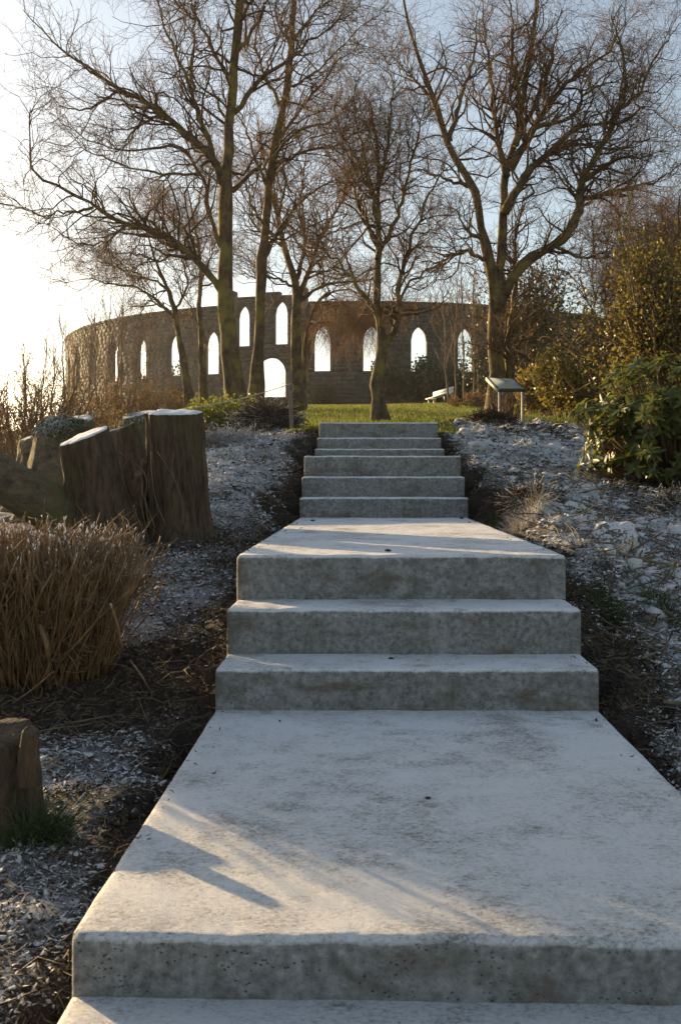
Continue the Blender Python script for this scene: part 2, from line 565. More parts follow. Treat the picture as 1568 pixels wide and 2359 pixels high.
rough[idx] = r1 * amp + r2 * np.where(bank, .062, np.where(fy[idx] < 19, .028, .012))
fz = fz + rough
def stair_top(y):
    z = np.full_like(y, -1.0)
    for d, h in STEPS: z = np.where(y > d, h, z)
    return z + E
def under(x, y, z):
    """keep the soil below the concrete and in a small trench beside it"""
    dist = np.maximum(np.maximum(W0 - x, x - W1), 0)
    dist = np.maximum(dist, np.maximum(0, y - 12.1))
    st = stair_top(y + .06)
    lim = np.where(dist < .03, st - .20, np.where(dist < .30, st - .20 + (dist - .03) * 1.0, 1e9))
    lim = np.where(y > 12.0, np.where(dist < .03, st - .12, np.where(dist < .2, st - .12 + (dist - .03) * .7, 1e9)), lim)
    lim = np.where(y < 1.5, 1e9, lim)
    low = (np.abs(x - .15) < .66) & (y < 2.0)
    return np.where(low, np.minimum(z, E - 1.3), np.minimum(z, lim))
fz = under(fx, fy, fz)
ZG = fz.reshape(GX.shape)
def H(x, y):
    """bilinear lookup of the finished ground"""
    x = np.atleast_1d(np.asarray(x, float)); y = np.atleast_1d(np.asarray(y, float))
    i = np.clip(np.searchsorted(gx, x) - 1, 0, len(gx) - 2); j = np.clip(np.searchsorted(gy, y) - 1, 0, len(gy) - 2)
    a = (x - gx[i]) / (gx[i+1] - gx[i]); b = (y - gy[j]) / (gy[j+1] - gy[j])
    return (ZG[j, i] * (1-a) * (1-b) + ZG[j, i+1] * a * (1-b) + ZG[j+1, i] * (1-a) * b + ZG[j+1, i+1] * a * b)
def h1(x, y): return float(H(x, y)[0])

nx, ny = len(gx), len(gy)
ii, jj = np.meshgrid(np.arange(nx - 1), np.arange(ny - 1))
q0 = (jj * nx + ii).ravel()
gf = np.stack([q0, q0 + 1, q0 + nx + 1, q0 + nx], -1)
gv = np.stack([fx, fy, fz], -1)
def shelter(x, y):
    """0 where soil lies open to the sky, 1 where steps or bushes keep the hoar off"""
    dist = np.maximum(np.maximum(W0 - x, x - W1), 0)
    a = np.exp(-(dist / .20) ** 2) * ((y > 3.2) & (y < 12.2))
    a = np.maximum(a, .75 * np.exp(-(dist / .12) ** 2) * (y < 3.3))
    a = np.maximum(a, np.exp(-((x + .95) / .45) ** 2 - ((y - 4.05) / .42) ** 2) * 1.05)
    a = np.maximum(a, np.exp(-((x + 1.35) / .75) ** 2 - ((y - 3.75) / .35) ** 2) * 1.05)
    a = np.maximum(a, np.exp(-((x + 1.8) / 1.2) ** 2 - ((y - 6.4) / .8) ** 2) * .9)
    a = np.maximum(a, np.exp(-((x - 1.0) / .24) ** 2 - ((y - 4.1) / .7) ** 2) * 1.0)
    a = np.maximum(a, np.exp(-((x - 1.0) / .25) ** 2 - ((y - 7.8) / .9) ** 2))
    a = np.maximum(a, np.exp(-((x - 3.0) / .9) ** 2 - ((y - 9.0) / .7) ** 2))
    a = np.clip(a, 0, 1)
    return a - .36 * (1 - a) * ((x > .95) & (y < 13)) - .18 * (1 - a) * ((x < -.6) & (y > 6.5)) + .14 * (1 - a) * ((x < -.5) & (y < 4))
def add_shelter(me):
    co = np.empty(len(me.vertices) * 3, np.float32); me.vertices.foreach_get("co", co); co = co.reshape(-1, 3)
    at_ = me.attributes.new("shelter", 'FLOAT', 'POINT'); at_.data.foreach_set("value", shelter(co[:, 0], co[:, 1]).astype(np.float32))
    return me
ground = tag(link("ground", add_shelter(np_mesh("ground", gv, gf)), M_SOIL, smooth=True), kind="structure")

def is_lawn(x, y):
    edge = .98 + (y - 12.2) * .19 + .25 * np.sin(y * 2.1) * .4
    right_bank = (y < 19.6) & (x > edge)
    left = (y < 14.5) & (x < -1.0)
    stairs = (y < 12.15)
    return (y > 12.1) & (y < 78) & (x > -22) & (x < 24) & ~right_bank & ~left & ~stairs
cxm = gv[gf].mean(1)
lf = gf[is_lawn(cxm[:, 0], cxm[:, 1])]
used, inv = np.unique(lf.ravel(), return_inverse=True)
lv = gv[used].copy(); lv[:, 2] += .012
lawn = tag(link("lawn", np_mesh("lawn", lv, inv.reshape(-1, 4)), M_LAWN, smooth=True), kind="structure")

# worn path curling behind the sign
pc = np.array([(6.2, 20.3), (4.6, 21.5), (3.6, 23.5), (3.9, 27), (4.4, 31.5), (4.3, 37), (3.0, 43)])
pcs = resample(np.hstack([pc, np.zeros((len(pc), 1))]), 60)
tg = norm(np.gradient(pcs, axis=0)); sid = np.stack([tg[:, 1], -tg[:, 0], tg[:, 2] * 0], -1)
rows = []
for o_ in np.linspace(-1, 1, 7):
    w_ = .55 + .12 * np.sin(np.arange(60) * .7 + o_)
    p_ = pcs + sid * (o_ * w_)[:, None]
    p_[:, 2] = H(p_[:, 0], p_[:, 1]) + .03 - .012 * abs(o_)
    rows.append(p_)
rows = np.stack(rows, 1).reshape(-1, 3)
pf = np.array([[a * 7 + b, a * 7 + b + 1, (a + 1) * 7 + b + 1, (a + 1) * 7 + b] for a in range(59) for b in range(6)])
tag(link("path", np_mesh("path", rows, pf), M_PATH, smooth=True), kind="structure")

# ------------------------------------------------------------------ concrete steps
stairs = empty("concrete_stairway", (0, 1.0, E - 1.2), "grey cast concrete stairway with frosted treads climbing the bank", "stairway")
def slab(name, y0, y1, z0, z1, skew=0.0, seed=0.0):
    """a cast slab with a rounded, slightly chipped nosing"""
    r = .016
    nxs = 120
    xs = np.concatenate([[W0, W0 + .006, W0 + .016], np.linspace(W0 + .04, W1 - .04, nxs), [W1 - .016, W1 - .006, W1]])
    endi = np.array([.014, .005, 0] + [0] * nxs + [0, .005, .014])
    prof = [(0, z0)]
    for z in np.linspace(z0, z1 - r, 7)[1:]: prof.append((0, z))
    for a in (30, 60, 90): prof.append((r - r * math.cos(R(a)), z1 - r + r * math.sin(R(a))))
    depth = y1 - y0
    prof.append((r + .007, z1))
    for t in np.linspace(0, 1, max(6, int(depth / .07)))[1:]: prof.append((r + .007 + t * (depth - r - .007), z1))
    prof.append((depth, z0))
    prof = np.array(prof)
    vv = []
    for x, e in zip(xs, endi):
        p = np.stack([np.full(len(prof), x), prof[:, 0] + y0 + skew * (x - W0), prof[:, 1]], -1)
        p[:, 1] += np.where(prof[:, 0] < r, e, 0)
        p[:, 2] -= np.where(prof[:, 1] > z1 - r - 1e-6, e * .7, 0)
        vv.append(p)
    vv = np.array(vv)
    flat = vv.reshape(-1, 3)
    d = np.array([mnoise.fractal(Vector((p[0] * 9 + seed, p[1] * 9, p[2] * 9)), 1, 2, 4) for p in flat]) * .0032
    d2 = np.array([mnoise.noise(Vector((p[0] * 2.2 + seed, p[1] * 2.2, p[2]))) for p in flat]) * .005
    nose = (np.abs(flat[:, 2] - z1) < r * 1.1) & (flat[:, 1] - skew * (flat[:, 0] - W0) - y0 < .021)
    chip = np.where(nose, np.maximum(0, np.array([mnoise.noise(Vector((p[0] * 21 + seed, p[1] * 5, 4.0))) for p in flat]) - .12) * .006, 0)
    flat[:, 1] += d + d2 + chip
    flat[:, 2] += np.where(flat[:, 2] > z0 + .01, d + d2 * .5 - chip * .7, 0)
    flat[:, 2] += E
    n, k = len(xs), len(prof)
    fs = np.array([[a * k + b, (a + 1) * k + b, (a + 1) * k + (b + 1) % k, a * k + (b + 1) % k] for a in range(n - 1) for b in range(k)])
    g = Geo(); g.add(flat, fs)
    me = g.mesh(name)
    import bmesh
    bm = bmesh.new(); bm.from_mesh(me); bm.verts.ensure_lookup_table()
    bm.faces.new([bm.verts[i] for i in range(k)][::-1]); bm.faces.new([bm.verts[(n - 1) * k + i] for i in range(k)])
    bmesh.ops.recalc_face_normals(bm, faces=bm.faces); bm.to_mesh(me); bm.free()
    o = link(name, me, M_CONC, stairs, smooth=True)
    return o
slab("landing", .75, 1.95, -1.4, -.962, 0, 1.0)
for i, (d, h) in enumerate(STEPS):
    nxt = STEPS[i + 1][0] + .1 if i + 1 < len(STEPS) else 12.05
    slab("landing" if i in (0, 3, 6, 9) else "step", d, nxt, h - .34 if i else -1.3, h, -.03 if i == 0 else 0.0, 3.7 * i)

# ------------------------------------------------------------------ circular tower wall
TD, TR = 112.0, 32.0
TX = (830 - XV) / F * TD
def tpt(th, r, z):
    return np.array([TX + r * math.sin(th), TD - r * math.cos(th), E + z])
tower = empty("round_tower", (TX, TD, E + 4), "dark granite round tower wall with pointed arch windows on the hilltop", "tower")

def arch(op, u):
    """top of the opening at offset u, or None"""
    thc, w, z0, zs, kind = op
    if abs(u) >= w / 2 - 1e-6: return zs if abs(u) <= w / 2 + 1e-6 else None
    if kind == 'p': return zs + math.sqrt(max(0, w * w - (abs(u) + w / 2) ** 2))
    return zs + math.sqrt(max(0, (w / 2) ** 2 - u * u))

def wall(th0, th1, ro, thick, zb, zt, ops):
    us = set(np.linspace(th0, th1, int(abs(th1 - th0) * ro / .9) + 2))
    for op in ops:
        hw = op[1] / 2 / ro
        us |= set(op[0] + np.linspace(-hw, hw, 13))
    us = sorted(u for u in us if th0 - 1e-9 <= u <= th1 + 1e-9)
    us = [u for i, u in enumerate(us) if i == 0 or u - us[i - 1] > 1e-5]
    g = Geo()
    for a, b in zip(us[:-1], us[1:]):
        mid = (a + b) / 2
        cuts = []
        for op in ops:
            if abs(mid - op[0]) * ro < op[1] / 2:
                cuts.append((op[2], op[2], arch(op, (a - op[0]) * ro) or op[3], arch(op, (b - op[0]) * ro) or op[3]))
        cuts.sort()
        lo = (zb, zb)
        segs = []
        for c in cuts:
            segs.append((lo, (c[0], c[1]))); lo = (c[2], c[3])
        segs.append((lo, (zt, zt)))
        for (la, lb), (ha, hb) in segs:
            v = [tpt(a, ro, la), tpt(b, ro, lb), tpt(b, ro - thick, lb), tpt(a, ro - thick, la), tpt(a, ro, ha), tpt(b, ro, hb), tpt(b, ro - thick, hb), tpt(a, ro - thick, ha)]
            g.add(v, HEX)
    return g
D2 = math.radians
win = [16.0, 8.9, 1.9, -5.3, -22.6, -29.6, -36.6, -43.6, -50.6, -57.6, -64.6, -71.6, -78.6, 23.1, 30.2, 37.3, 44.4, 51.5, 58.6, 65.7, 72.8]
def lancet(t, w=1.32, z0=8.75, zt=12.4): return (D2(t), w, z0, zt - w * .866, 'p')
opsL = [lancet(t, 1.36) for t in win if t < -20] + [(D2(-22.9), 1.3, 4.6, 5.5, 'r'), (D2(-28.6), 1.4, 5.6, 7.3, 'r')]
opsR = [lancet(t) for t in win if t > -8]
opsG = [lancet(-11.3, 1.18, 10.95, 14.5), lancet(-17.1, 1.18, 10.9, 14.3), (D2(-12.95), 2.7, 6.65, 8.55, 'r')]
WT = .44
link("wall", wall(D2(-88), D2(-20.2), TR, WT + .14, -1.0, 14.25, opsL).mesh("wall"), M_STONE, tower)
link("wall", wall(D2(-7.4), D2(88), TR, WT, 1.0, 14.25, opsR).mesh("wall"), M_STONE, tower)
link("gatehouse_wall", wall(D2(-20.2), D2(-7.4), TR + .35, WT + .25, 2.0, 14.95, opsG).mesh("gatehouse_wall"), M_STONE, tower)
link("coping", wall(D2(-88), D2(-20.25), TR + .12, WT + .22, 14.255, 14.42, []).mesh("coping"), M_STONE, tower)
link("coping", wall(D2(-7.35), D2(88), TR + .12, WT + .22, 14.255, 14.42, []).mesh("coping"), M_STONE, tower)
link("string_course", wall(D2(-20.15), D2(-7.45), TR + .46, .105, 10.6, 10.85, []).mesh("string_course"), M_STONE, tower)
link("string_course", wall(D2(-88), D2(-20.3), TR + .1, .095, 8.3, 8.5, []).mesh("string_course"), M_STONE, tower)
link("plinth", wall(D2(-7.3), D2(5.0), TR + .9, .895, 3.0, 8.55, []).mesh("plinth"), M_STONE, tower)
link("turret", wall(D2(-9.1), D2(-7.38), TR + .37, WT + .3, 14.955, 15.5, []).mesh("turret"), M_STONE, tower)
link("turret", wall(D2(-20.22), D2(-18.5), TR + .37, WT + .3, 14.955, 15.5, []).mesh("turret"), M_STONE, tower)
link("gable", wall(D2(-14.9), D2(-11.4), TR + .3, WT + .15, 14.955, 15.25, []).mesh("gable"), M_STONE, tower)
for px_, w_, h_ in ((786, .16, 1.5), (817, .12, 1.1)):
    th = math.asin(max(-1, min(1, ((px_ - 830) / F * 79) / TR)))
    g = wall(th - w_ / 64, th + w_ / 64, TR + .915, .02, 8.45 - h_, 8.45, [])
    link("lime_streak", g.mesh("lime_streak"), m_plain("lime_stain", (.30, .29, .26), .9, .5, 3) if px_ == 786 else bpy.data.materials["lime_stain"], tower)
# coursed blocks, each standing a little proud of the wall core
def open_span(ops, ro, za, zb):
    sp = []
    for op in ops:
        thc, w, z0, zs, kind = op
        top = arch(op, 0)
        if zb < z0 or za > top: continue
        zz = max(za, zs)
        if zz <= zs: hw = w / 2
        elif kind == 'p': hw = max(0, math.sqrt(max(0, w * w - (zz - zs) ** 2)) - w / 2)
        else: hw = math.sqrt(max(0, (w / 2) ** 2 - (zz - zs) ** 2))
        sp.append((thc * ro - hw, thc * ro + hw))
    return sp
blocks = []
for th0, th1, ro, z0, z1, ops in ((-80, -20.3, TR, 3.0, 14.2, opsL), (-7.3, 5.0, TR + .9, 4.6, 8.5, []), (-7.3, 5.0, TR, 8.7, 14.2, opsR), (5.1, 50, TR, 4.6, 14.2, opsR), (-20.1, -7.5, TR + .35, 5.0, 14.9, opsG)):
    z = z0
    while z < z1 - .15:
        hgt = min(.3 + .1 * rng.random(), z1 - z)
        sp = open_span(ops, ro, z, z + hgt)
        u = D2(th0) * ro - rng.random() * .4; end = D2(th1) * ro
        while u < end:
            ln = .4 + .5 * rng.random()
            parts = [(max(u, D2(th0) * ro), min(u + ln, end))]
            for a, b in sp:
                nw = []
                for p0, p1 in parts:
                    if p1 <= a or p0 >= b: nw.append((p0, p1))
                    else:
                        if p0 < a: nw.append((p0, a))
                        if p1 > b: nw.append((b, p1))
                parts = nw
            for p0, p1 in parts:
                if p1 - p0 > .12: blocks.append(((p0 + p1) / 2 / ro, p1 - p0 - .035, z + hgt / 2, hgt - .035, ro, .02 + .05 * rng.random()))
            u += ln
        z += hgt
def seen(bk):
    p = tpt(bk[0], bk[4], bk[2]); s = F / p[1]
    face = max(0.0, math.cos(bk[0] + math.atan2(-p[0], p[1]) * -1)) if False else math.cos(bk[0])
    px = XV + p[0] * s
    return bk[1] * bk[3] * s * s * max(0, face) * (1 if 170 < px < 1115 and bk[2] > 6.2 else 0)
blocks.sort(key=seen, reverse=True)
ub = Geo(); ub.box((-.5, -.5, -.5), (.5, .5, .5)); ubm = ub.mesh("block"); ubm.materials.append(M_STONE)
for bk in blocks[:300]:
    o = bpy.data.objects.new("block", ubm); COL.objects.link(o)
    th, ln, zc, hg, ro, pr = bk
    o.parent = tower; o.matrix_parent_inverse = Matrix.Translation(tower.location).inverted()
    o.location = Vector(tpt(th, ro + pr / 2 - .05, zc)); o.rotation_euler = (0, 0, th); o.scale = (ln, pr + .1, hg)
g = Geo()
for th, ln, zc, hg, ro, pr in blocks[300:]:
    g.box((-ln / 2, -pr / 2 - .05, -hg / 2), (ln / 2, pr / 2 + .05, hg / 2), Matrix.Translation(Vector(tpt(th, ro + pr / 2 - .05, zc))) @ Matrix.Rotation(th, 4, 'Z'))
tag(link("masonry", g.mesh("masonry"), M_STONE, tower), kind="stuff")

# ------------------------------------------------------------------ trees
def grow(starts, dirs, lens, rads, S, wig, trop, tip=.35, droop=0.0):
    """random-walk branches: returns paths (N,S+1,3), radii"""
    n = len(starts)
    p = np.empty((n, S + 1, 3)); p[:, 0] = starts
    d = norm(dirs)
    step = (lens / S)[:, None]
    for s in range(S):
        d = norm(d + rng.normal(0, wig, (n, 3)) + np.array([0, 0, trop - droop * s / S]))
        p[:, s + 1] = p[:, s] + d * step
    t = np.linspace(0, 1, S + 1)[None]
    return p, rads[:, None] * (1 - (1 - tip) * t)

def spawn(paths, radii, count, tlo, thi, alo, ahi, weights=None):
    """pick child origins on the given branches"""
    n, S, _ = paths.shape
    L = np.linalg.norm(np.diff(paths, axis=1), axis=-1).sum(1)
    w = L if weights is None else weights
    par = rng.choice(n, count, p=w / w.sum())
    t = rng.uniform(tlo, thi, count) * (S - 1)
    i = np.minimum(t.astype(int), S - 2); f = (t - i)[:, None]
    pos = paths[par, i] * (1 - f) + paths[par, i + 1] * f
    d = norm(paths[par, i + 1] - paths[par, i])
    rnd = norm(np.cross(d, rng.normal(0, 1, (count, 3))))
    a = np.radians(rng.uniform(alo, ahi, count))[:, None]
    nd = norm(d * np.cos(a) + rnd * np.sin(a))
    r = radii[par, i] * (1 - f[:, 0]) + radii[par, i + 1] * f[:, 0]
    return pos, nd, par, t / (S - 1), r, L[par]

def limb_path(pts, dep, n, wob, slope=0.0):
    """frame polyline -> 3D path; slope lets the limb lean away from or towards the viewer"""
    k = len(pts)
    w = np.array([P(px, py, dep) for px, py in pts])
    base_y = w[0, 1]
    run = np.concatenate([[0], np.cumsum(np.linalg.norm(np.diff(w, axis=0), axis=1))])
    w = np.array([P(px, py, dep + slope * r) for (px, py), r in zip(pts, run)])
    w = resample(w, n)
    off = np.cumsum(rng.normal(0, wob, w.shape), axis=0) * np.linspace(0, 1, n)[:, None]
    off -= off[-1] * np.linspace(0, 1, n)[:, None] * .6
    kink = rng.normal(0, wob * 1.1, w.shape) * (np.arange(n) % 2)[:, None]
    return w + off + kink

def tree(name, label, dep, trunks, limbs, nb, ntw, twig_len=.34, twig_r=.0042, bark=None, twm=None, group=None, wob=.024, trop=.06, blen=1.25, droop=0.0, tap=.85, lw=1.0, cat="tree"):
    """trunks/limbs: (points, r0, r1[, slope]); nb branches, ntw twigs"""
    bark = bark or M_BARK; twm = twm or M_TWIG
    b0 = trunks[0][0][0]
    base = P(b0[0], b0[1], dep); base[2] = h1(base[0], base[1]) - .05
    root = empty(name, base, label, cat, group)
    allp, allr = [], []
    for part, src in (("trunk", trunks), ("limb", limbs)):
        for it in src:
            pts, r0, r1 = it[:3]; slope = it[3] if len(it) > 3 else (0.0 if part == "trunk" else rng.uniform(-.35, .35))
            n = 26 if part == "trunk" else 20
            path = limb_path(pts, dep if part == "trunk" else dep, n, wob * (.5 if part == "trunk" else 1), slope)
            r1 = r1 * (.45 if part == 'limb' else 1); r0 = r0 * (lw if part == 'limb' else 1)
            rr = r0 + (r1 - r0) * np.linspace(0, 1, n) ** (tap if part == 'trunk' else .8)
            if part == "trunk" and src.index(it) == 0:
                path[0, 2] = min(path[0, 2], h1(path[0, 0], path[0, 1]) - .08)
                rr = rr * (1 + .55 * np.exp(-np.linspace(0, 1, n) * 16))
            rr = rr * (1 + .10 * rng.normal(0, 1, n))
            k = 12 if part == "trunk" else 8
            v, q, c = tubes(path[None], rr[None], k)
            if part == "trunk":
                vv = v.reshape(n, k, 3); ctr = path[:, None, :]
                ang = np.arange(k)
                lob = 1 + .10 * np.sin(ang[None] * 2 * np.pi / k * 3 + np.arange(n)[:, None] * .35) + .05 * rng.normal(0, 1, (n, k))
                v = (ctr + (vv - ctr) * lob[:, :, None]).reshape(-1, 3)
            link(part, np_mesh(part, v, [q, c]), bark, root, smooth=True)
            m = 20
            idx = np.linspace(n * (.45 if part == "trunk" else .0), n - 1, m).astype(int)
            allp.append(path[idx]); allr.append(rr[idx])
    allp, allr = np.array(allp), np.array(allr)
    isl = np.array([.35] * len(trunks) + [1.0] * len(limbs))
    L = np.linalg.norm(np.diff(allp, axis=1), axis=-1).sum(1)
    g = Geo()
    # level 1
    pos, d, par, t, r, PL = spawn(allp, allr, nb, .12, 1.0, 25, 65, L * isl)
    ln = blen * rng.uniform(.5, 1.25, nb) * (1.15 - .55 * t)
    p1, r1 = grow(pos, d, ln, np.clip(r * .5, .0075, .028), 7, .32, trop, .35)
    g.add(*tubes(p1, r1, 4, False)[:2])
    # level 2
    nb2 = int(nb * 4.2)
    pos, d, par, t, r, PL = spawn(p1, r1, nb2, .1, 1.0, 25, 70)
    p2, r2 = grow(pos, d, rng.uniform(.3, .85, nb2) * blen * .62, np.clip(r * .5, .0030, .0075) * (dep / 18) ** .5, 5, .29, trop * .9, .45, droop * .4)
    g.add(*tubes(p2, r2, 3, False)[:2])
    # level 3: fine twigs on everything
    n3a = int(ntw * .85); n3b = ntw - n3a
    pos, d, par, t, r, PL = spawn(p2, r2, n3a, .1, 1.0, 20, 65)
    pos2, d2, *_ = spawn(p1, r1, n3b, .3, 1.0, 25, 70)
    pos = np.vstack([pos, pos2]); d = np.vstack([d, d2])
    p3, r3 = grow(pos, d, rng.uniform(.5, 1.4, ntw) * twig_len, np.full(ntw, twig_r * .64), 2, .2, trop * .5, .55, droop)
    v, q, c = tubes(p3, r3, 3, False)
    g2 = Geo(); g2.add(v, q)
    link("branches", g.mesh("branches"), M_BARK2, root, smooth=True)
    link("crown", g2.mesh("crown"), twm, root)
    return root

# left twin-stemmed birch, nearest
tree("bare_birch", "tall bare birch leaning over the stumps, nearest and leftmost of the large trees", 17.0,
     [([(552,1004),(547,950),(536,860),(524,770),(519,690),(520,600),(522,520),(525,420),(530,320),(536,220),(543,130),(550,40),(556,-60),(562,-180)], .17, .05)],
     [([(512,672),(470,620),(430,582),(390,548),(300,522),(215,478),(140,440),(90,410),(72,370),(76,310),(68,250)], .072, .014),
      ([(215,478),(150,492),(95,492),(50,478),(5,470)], .028, .008),
      ([(395,552),(330,505),(275,540),(215,565),(150,552),(110,512),(70,500)], .035, .008),
      ([(519,440),(500,380),(440,322),(392,282),(330,236),(270,206),(210,166),(150,120),(92,62),(60,10)], .075, .014),
      ([(275,208),(205,250),(150,245),(105,205)], .028, .008),
      ([(505,392),(470,300),(452,240),(430,180),(400,112),(370,50),(340,-30)], .065, .016),
      ([(440,210),(442,150),(452,80),(442,-20)], .04, .012),
      ([(533,190),(492,112),(462,50),(430,-30)], .05, .014),
      ([(535,440),(600,382),(650,342),(702,302),(762,282),(815,235)], .045, .01),
      ([(540,260),(600,182),(660,142),(722,92),(782,42),(840,-10)], .05, .012),
      ([(545,120),(590,60),(622,0),(650,-70)], .045, .014),
      ([(512,570),(480,482),(462,402),(430,362),(380,342),(300,352),(222,332),(160,292)], .05, .01),
      ([(462,402),(400,400),(320,388),(250,370),(190,340),(140,340)], .03, .008),
      ([(492,360),(420,300),(340,290),(260,300),(200,262)], .03, .008),
      ([(548,60),(580,-20),(600,-90)], .03, .012),
      ([(460,50),(400,0),(360,-60)], .03, .01)],
     430, 10000)
tree("bare_birch", "slim bare birch standing close behind the leaning birch, right of it", 20.0,
     [([(584,968),(591,880),(597,780),(600,690),(605,600),(612,500),(620,420),(631,330),(650,240),(665,140),(672,40),(682,-60)], .135, .05)],
     [([(604,610),(650,520),(702,460),(762,420),(825,390)], .055, .012), ([(618,430),(582,352),(562,290),(540,220)], .045, .012),
      ([(630,335),(690,252),(742,182),(790,130),(840,100)], .05, .012), ([(650,245),(602,162),(590,80),(600,0)], .045, .012),
      ([(610,520),(572,470),(552,420),(500,390)], .035, .01), ([(668,100),(720,40),(770,-10),(800,-60)], .04, .012),
      ([(625,380),(700,350),(770,340),(830,310),(880,260)], .04, .01), ([(655,215),(740,150),(800,80),(860,30)], .035, .01)],
     250, 5800, blen=1.4)
tree("bare_birch", "bare forked tree on the lawn in front of the round arched gateway", 30.0,
     [([(683,950),(683,850),(681,760),(683,690),(676,640),(655,570),(642,500),(626,430),(610,350),(600,280)], .21, .012)],
     [([(684,692),(718,610),(742,540),(782,470),(820,400),(850,340)], .10, .02), ([(688,696),(742,658),(802,650),(862,640),(910,610)], .07, .015),
      ([(680,650),(702,560),(692,480),(702,400),(720,320)], .08, .02), ([(655,570),(600,530),(560,470),(520,430)], .05, .015),
      ([(642,500),(660,420),(650,340),(670,260)], .05, .015), ([(742,545),(800,520),(860,500)], .04, .012),
      ([(678,665),(630,640),(590,640),(545,610)], .05, .012)],
     210, 5200, .5, .0065, blen=2.0)
tree("weeping_birch", "bare weeping birch with hanging twigs in front of the tower, beside the forked tree", 33.0,
     [([(700,950),(700,850),(704,770),(716,720),(735,690),(760,670)], .10, .04)],
     [([(735,690),(780,668),(825,672),(850,700)], .045, .015), ([(720,712),(740,700),(770,705),(795,730)], .035, .012), ([(760,670),(740,640),(735,600)], .035, .012)],
     50, 2400, .95, .0060, blen=1.7, trop=-.22, droop=.55)
tree("bare_sapling", "slender bare tree with a kinked trunk at the head of the steps", 16.0,
     [([(876,978),(871,925),(868,870),(880,812),(876,762),(868,700),(865,640),(868,590),(870,520),(868,450),(865,380),(860,300),(850,230)], .118, .008)],
     [([(884,806),(908,764),(918,720),(915,660),(930,610),(951,550),(976,480),(1001,430),(1030,370)], .06, .014),
      ([(868,725),(832,672),(792,622),(762,592),(742,542),(722,495)], .045, .01), ([(917,700),(945,642),(990,612),(1040,606),(1100,600)], .03, .008),
      ([(867,600),(900,522),(921,450),(941,380),(960,300),(972,210)], .045, .012), ([(868,565),(840,502),(812,440),(792,380),(780,290)], .045, .012),
      ([(866,470),(830,400),(800,340),(770,280),(760,230)], .035, .01), ([(866,440),(890,370),(900,290),(905,210),(890,150)], .035, .01),
      ([(868,500),(850,420),(835,330),(822,250),(830,170)], .035, .01), ([(930,610),(980,540),(1010,500)], .025, .008)],
     230, 6200, .32, .0042, blen=.95)
tree("spreading_tree", "large bare spreading tree with mossy trunk behind the information board", 22.0,
     [([(1143,982),(1141,880),(1139,780),(1139,700),(1136,650),(1126,600),(1115,550),(1105,490),(1090,430),(1061,380),(1031,320),(1006,240),(981,170),(960,110),(941,50),(930,-30)], .25, .022),
      ([(1146,720),(1150,640),(1156,560),(1162,480),(1166,400),(1186,330),(1201,250),(1216,150),(1230,50),(1241,-60)], .15, .03, .05)],
     [([(1170,965),(1172,850),(1172,760),(1182,690),(1187,630),(1186,560),(1195,500),(1210,440)], .10, .03, .08),
      ([(1158,680),(1202,612),(1252,580),(1302,545),(1326,500),(1332,455),(1342,418),(1382,350),(1420,255),(1440,180),(1430,100),(1410,30)], .12, .02, -.1),
      ([(1332,462),(1400,442),(1470,430),(1522,410),(1580,380)], .05, .012), ([(1160,490),(1211,400),(1262,350),(1312,302),(1372,282),(1450,268),(1520,230)], .09, .014),
      ([(1174,390),(1231,290),(1292,200),(1352,150),(1402,110),(1450,40)], .08, .016), ([(1186,335),(1241,220),(1272,120),(1282,20)], .065, .016),
      ([(1092,435),(1050,420),(1000,402),(960,392),(915,405)], .045, .01), ([(1118,595),(1062,580),(1012,602),(955,600)], .045, .01),
      ([(1116,560),(1075,520),(1048,480),(1010,470)], .04, .01), ([(1034,325),(1061,220),(1090,120),(1100,10)], .055, .014),
      ([(1166,405),(1141,300),(1131,200),(1121,100),(1112,-10)], .07, .016), ([(1200,260),(1180,150),(1175,50),(1170,-40)], .05, .014),
      ([(1262,352),(1330,330),(1400,340),(1470,320),(1540,300)], .04, .01), ([(1232,295),(1310,270),(1360,210),(1420,190),(1500,170)], .045, .01),
      ([(1420,255),(1470,220),(1500,150),(1540,90),(1580,40)], .04, .01), ([(1000,232),(960,190),(930,160),(900,110)], .035, .01),
      ([(1345,415),(1420,370),(1480,360),(1540,350)], .04, .01), ([(1280,570),(1340,590),(1400,580),(1450,600)], .035, .01)],
     600, 14000, .42, .0050, blen=1.5, tap=.55, lw=1.3)
tree("crooked_tree", "crooked thin bare tree reaching left across the tower wall", 27.0,
     [([(437,945),(431,880),(417,800),(406,730),(386,660),(361,600),(346,555),(330,500)], .13, .012)],
     [([(407,735),(360,692),(312,662),(262,656),(202,640),(155,652)], .055, .012), ([(388,665),(342,640),(300,632),(262,600),(215,590)], .04, .01), ([(406,720),(430,650),(420,580),(440,520)], .045, .012),
      ([(362,602),(320,590),(270,580),(230,560)], .035, .01), ([(312,662),(290,620),(262,612)], .03, .01)],
     110, 3200, .5, .006, blen=1.5)
tree("crooked_tree", "straight thin bare tree just left of the leaning birch", 27.5,
     [([(468,945),(468,860),(465,780),(460,700),(462,640),(455,560),(441,480),(430,400)], .115, .012)],
     [([(464,760),(430,690),(400,650)], .03, .01), ([(462,650),(490,580),(500,520)], .04, .012), ([(455,570),(420,520),(380,490),(340,470)], .04, .012), ([(445,500),(470,430),(480,360)], .035, .012)],
     65, 3000, .5, .006, blen=1.5)
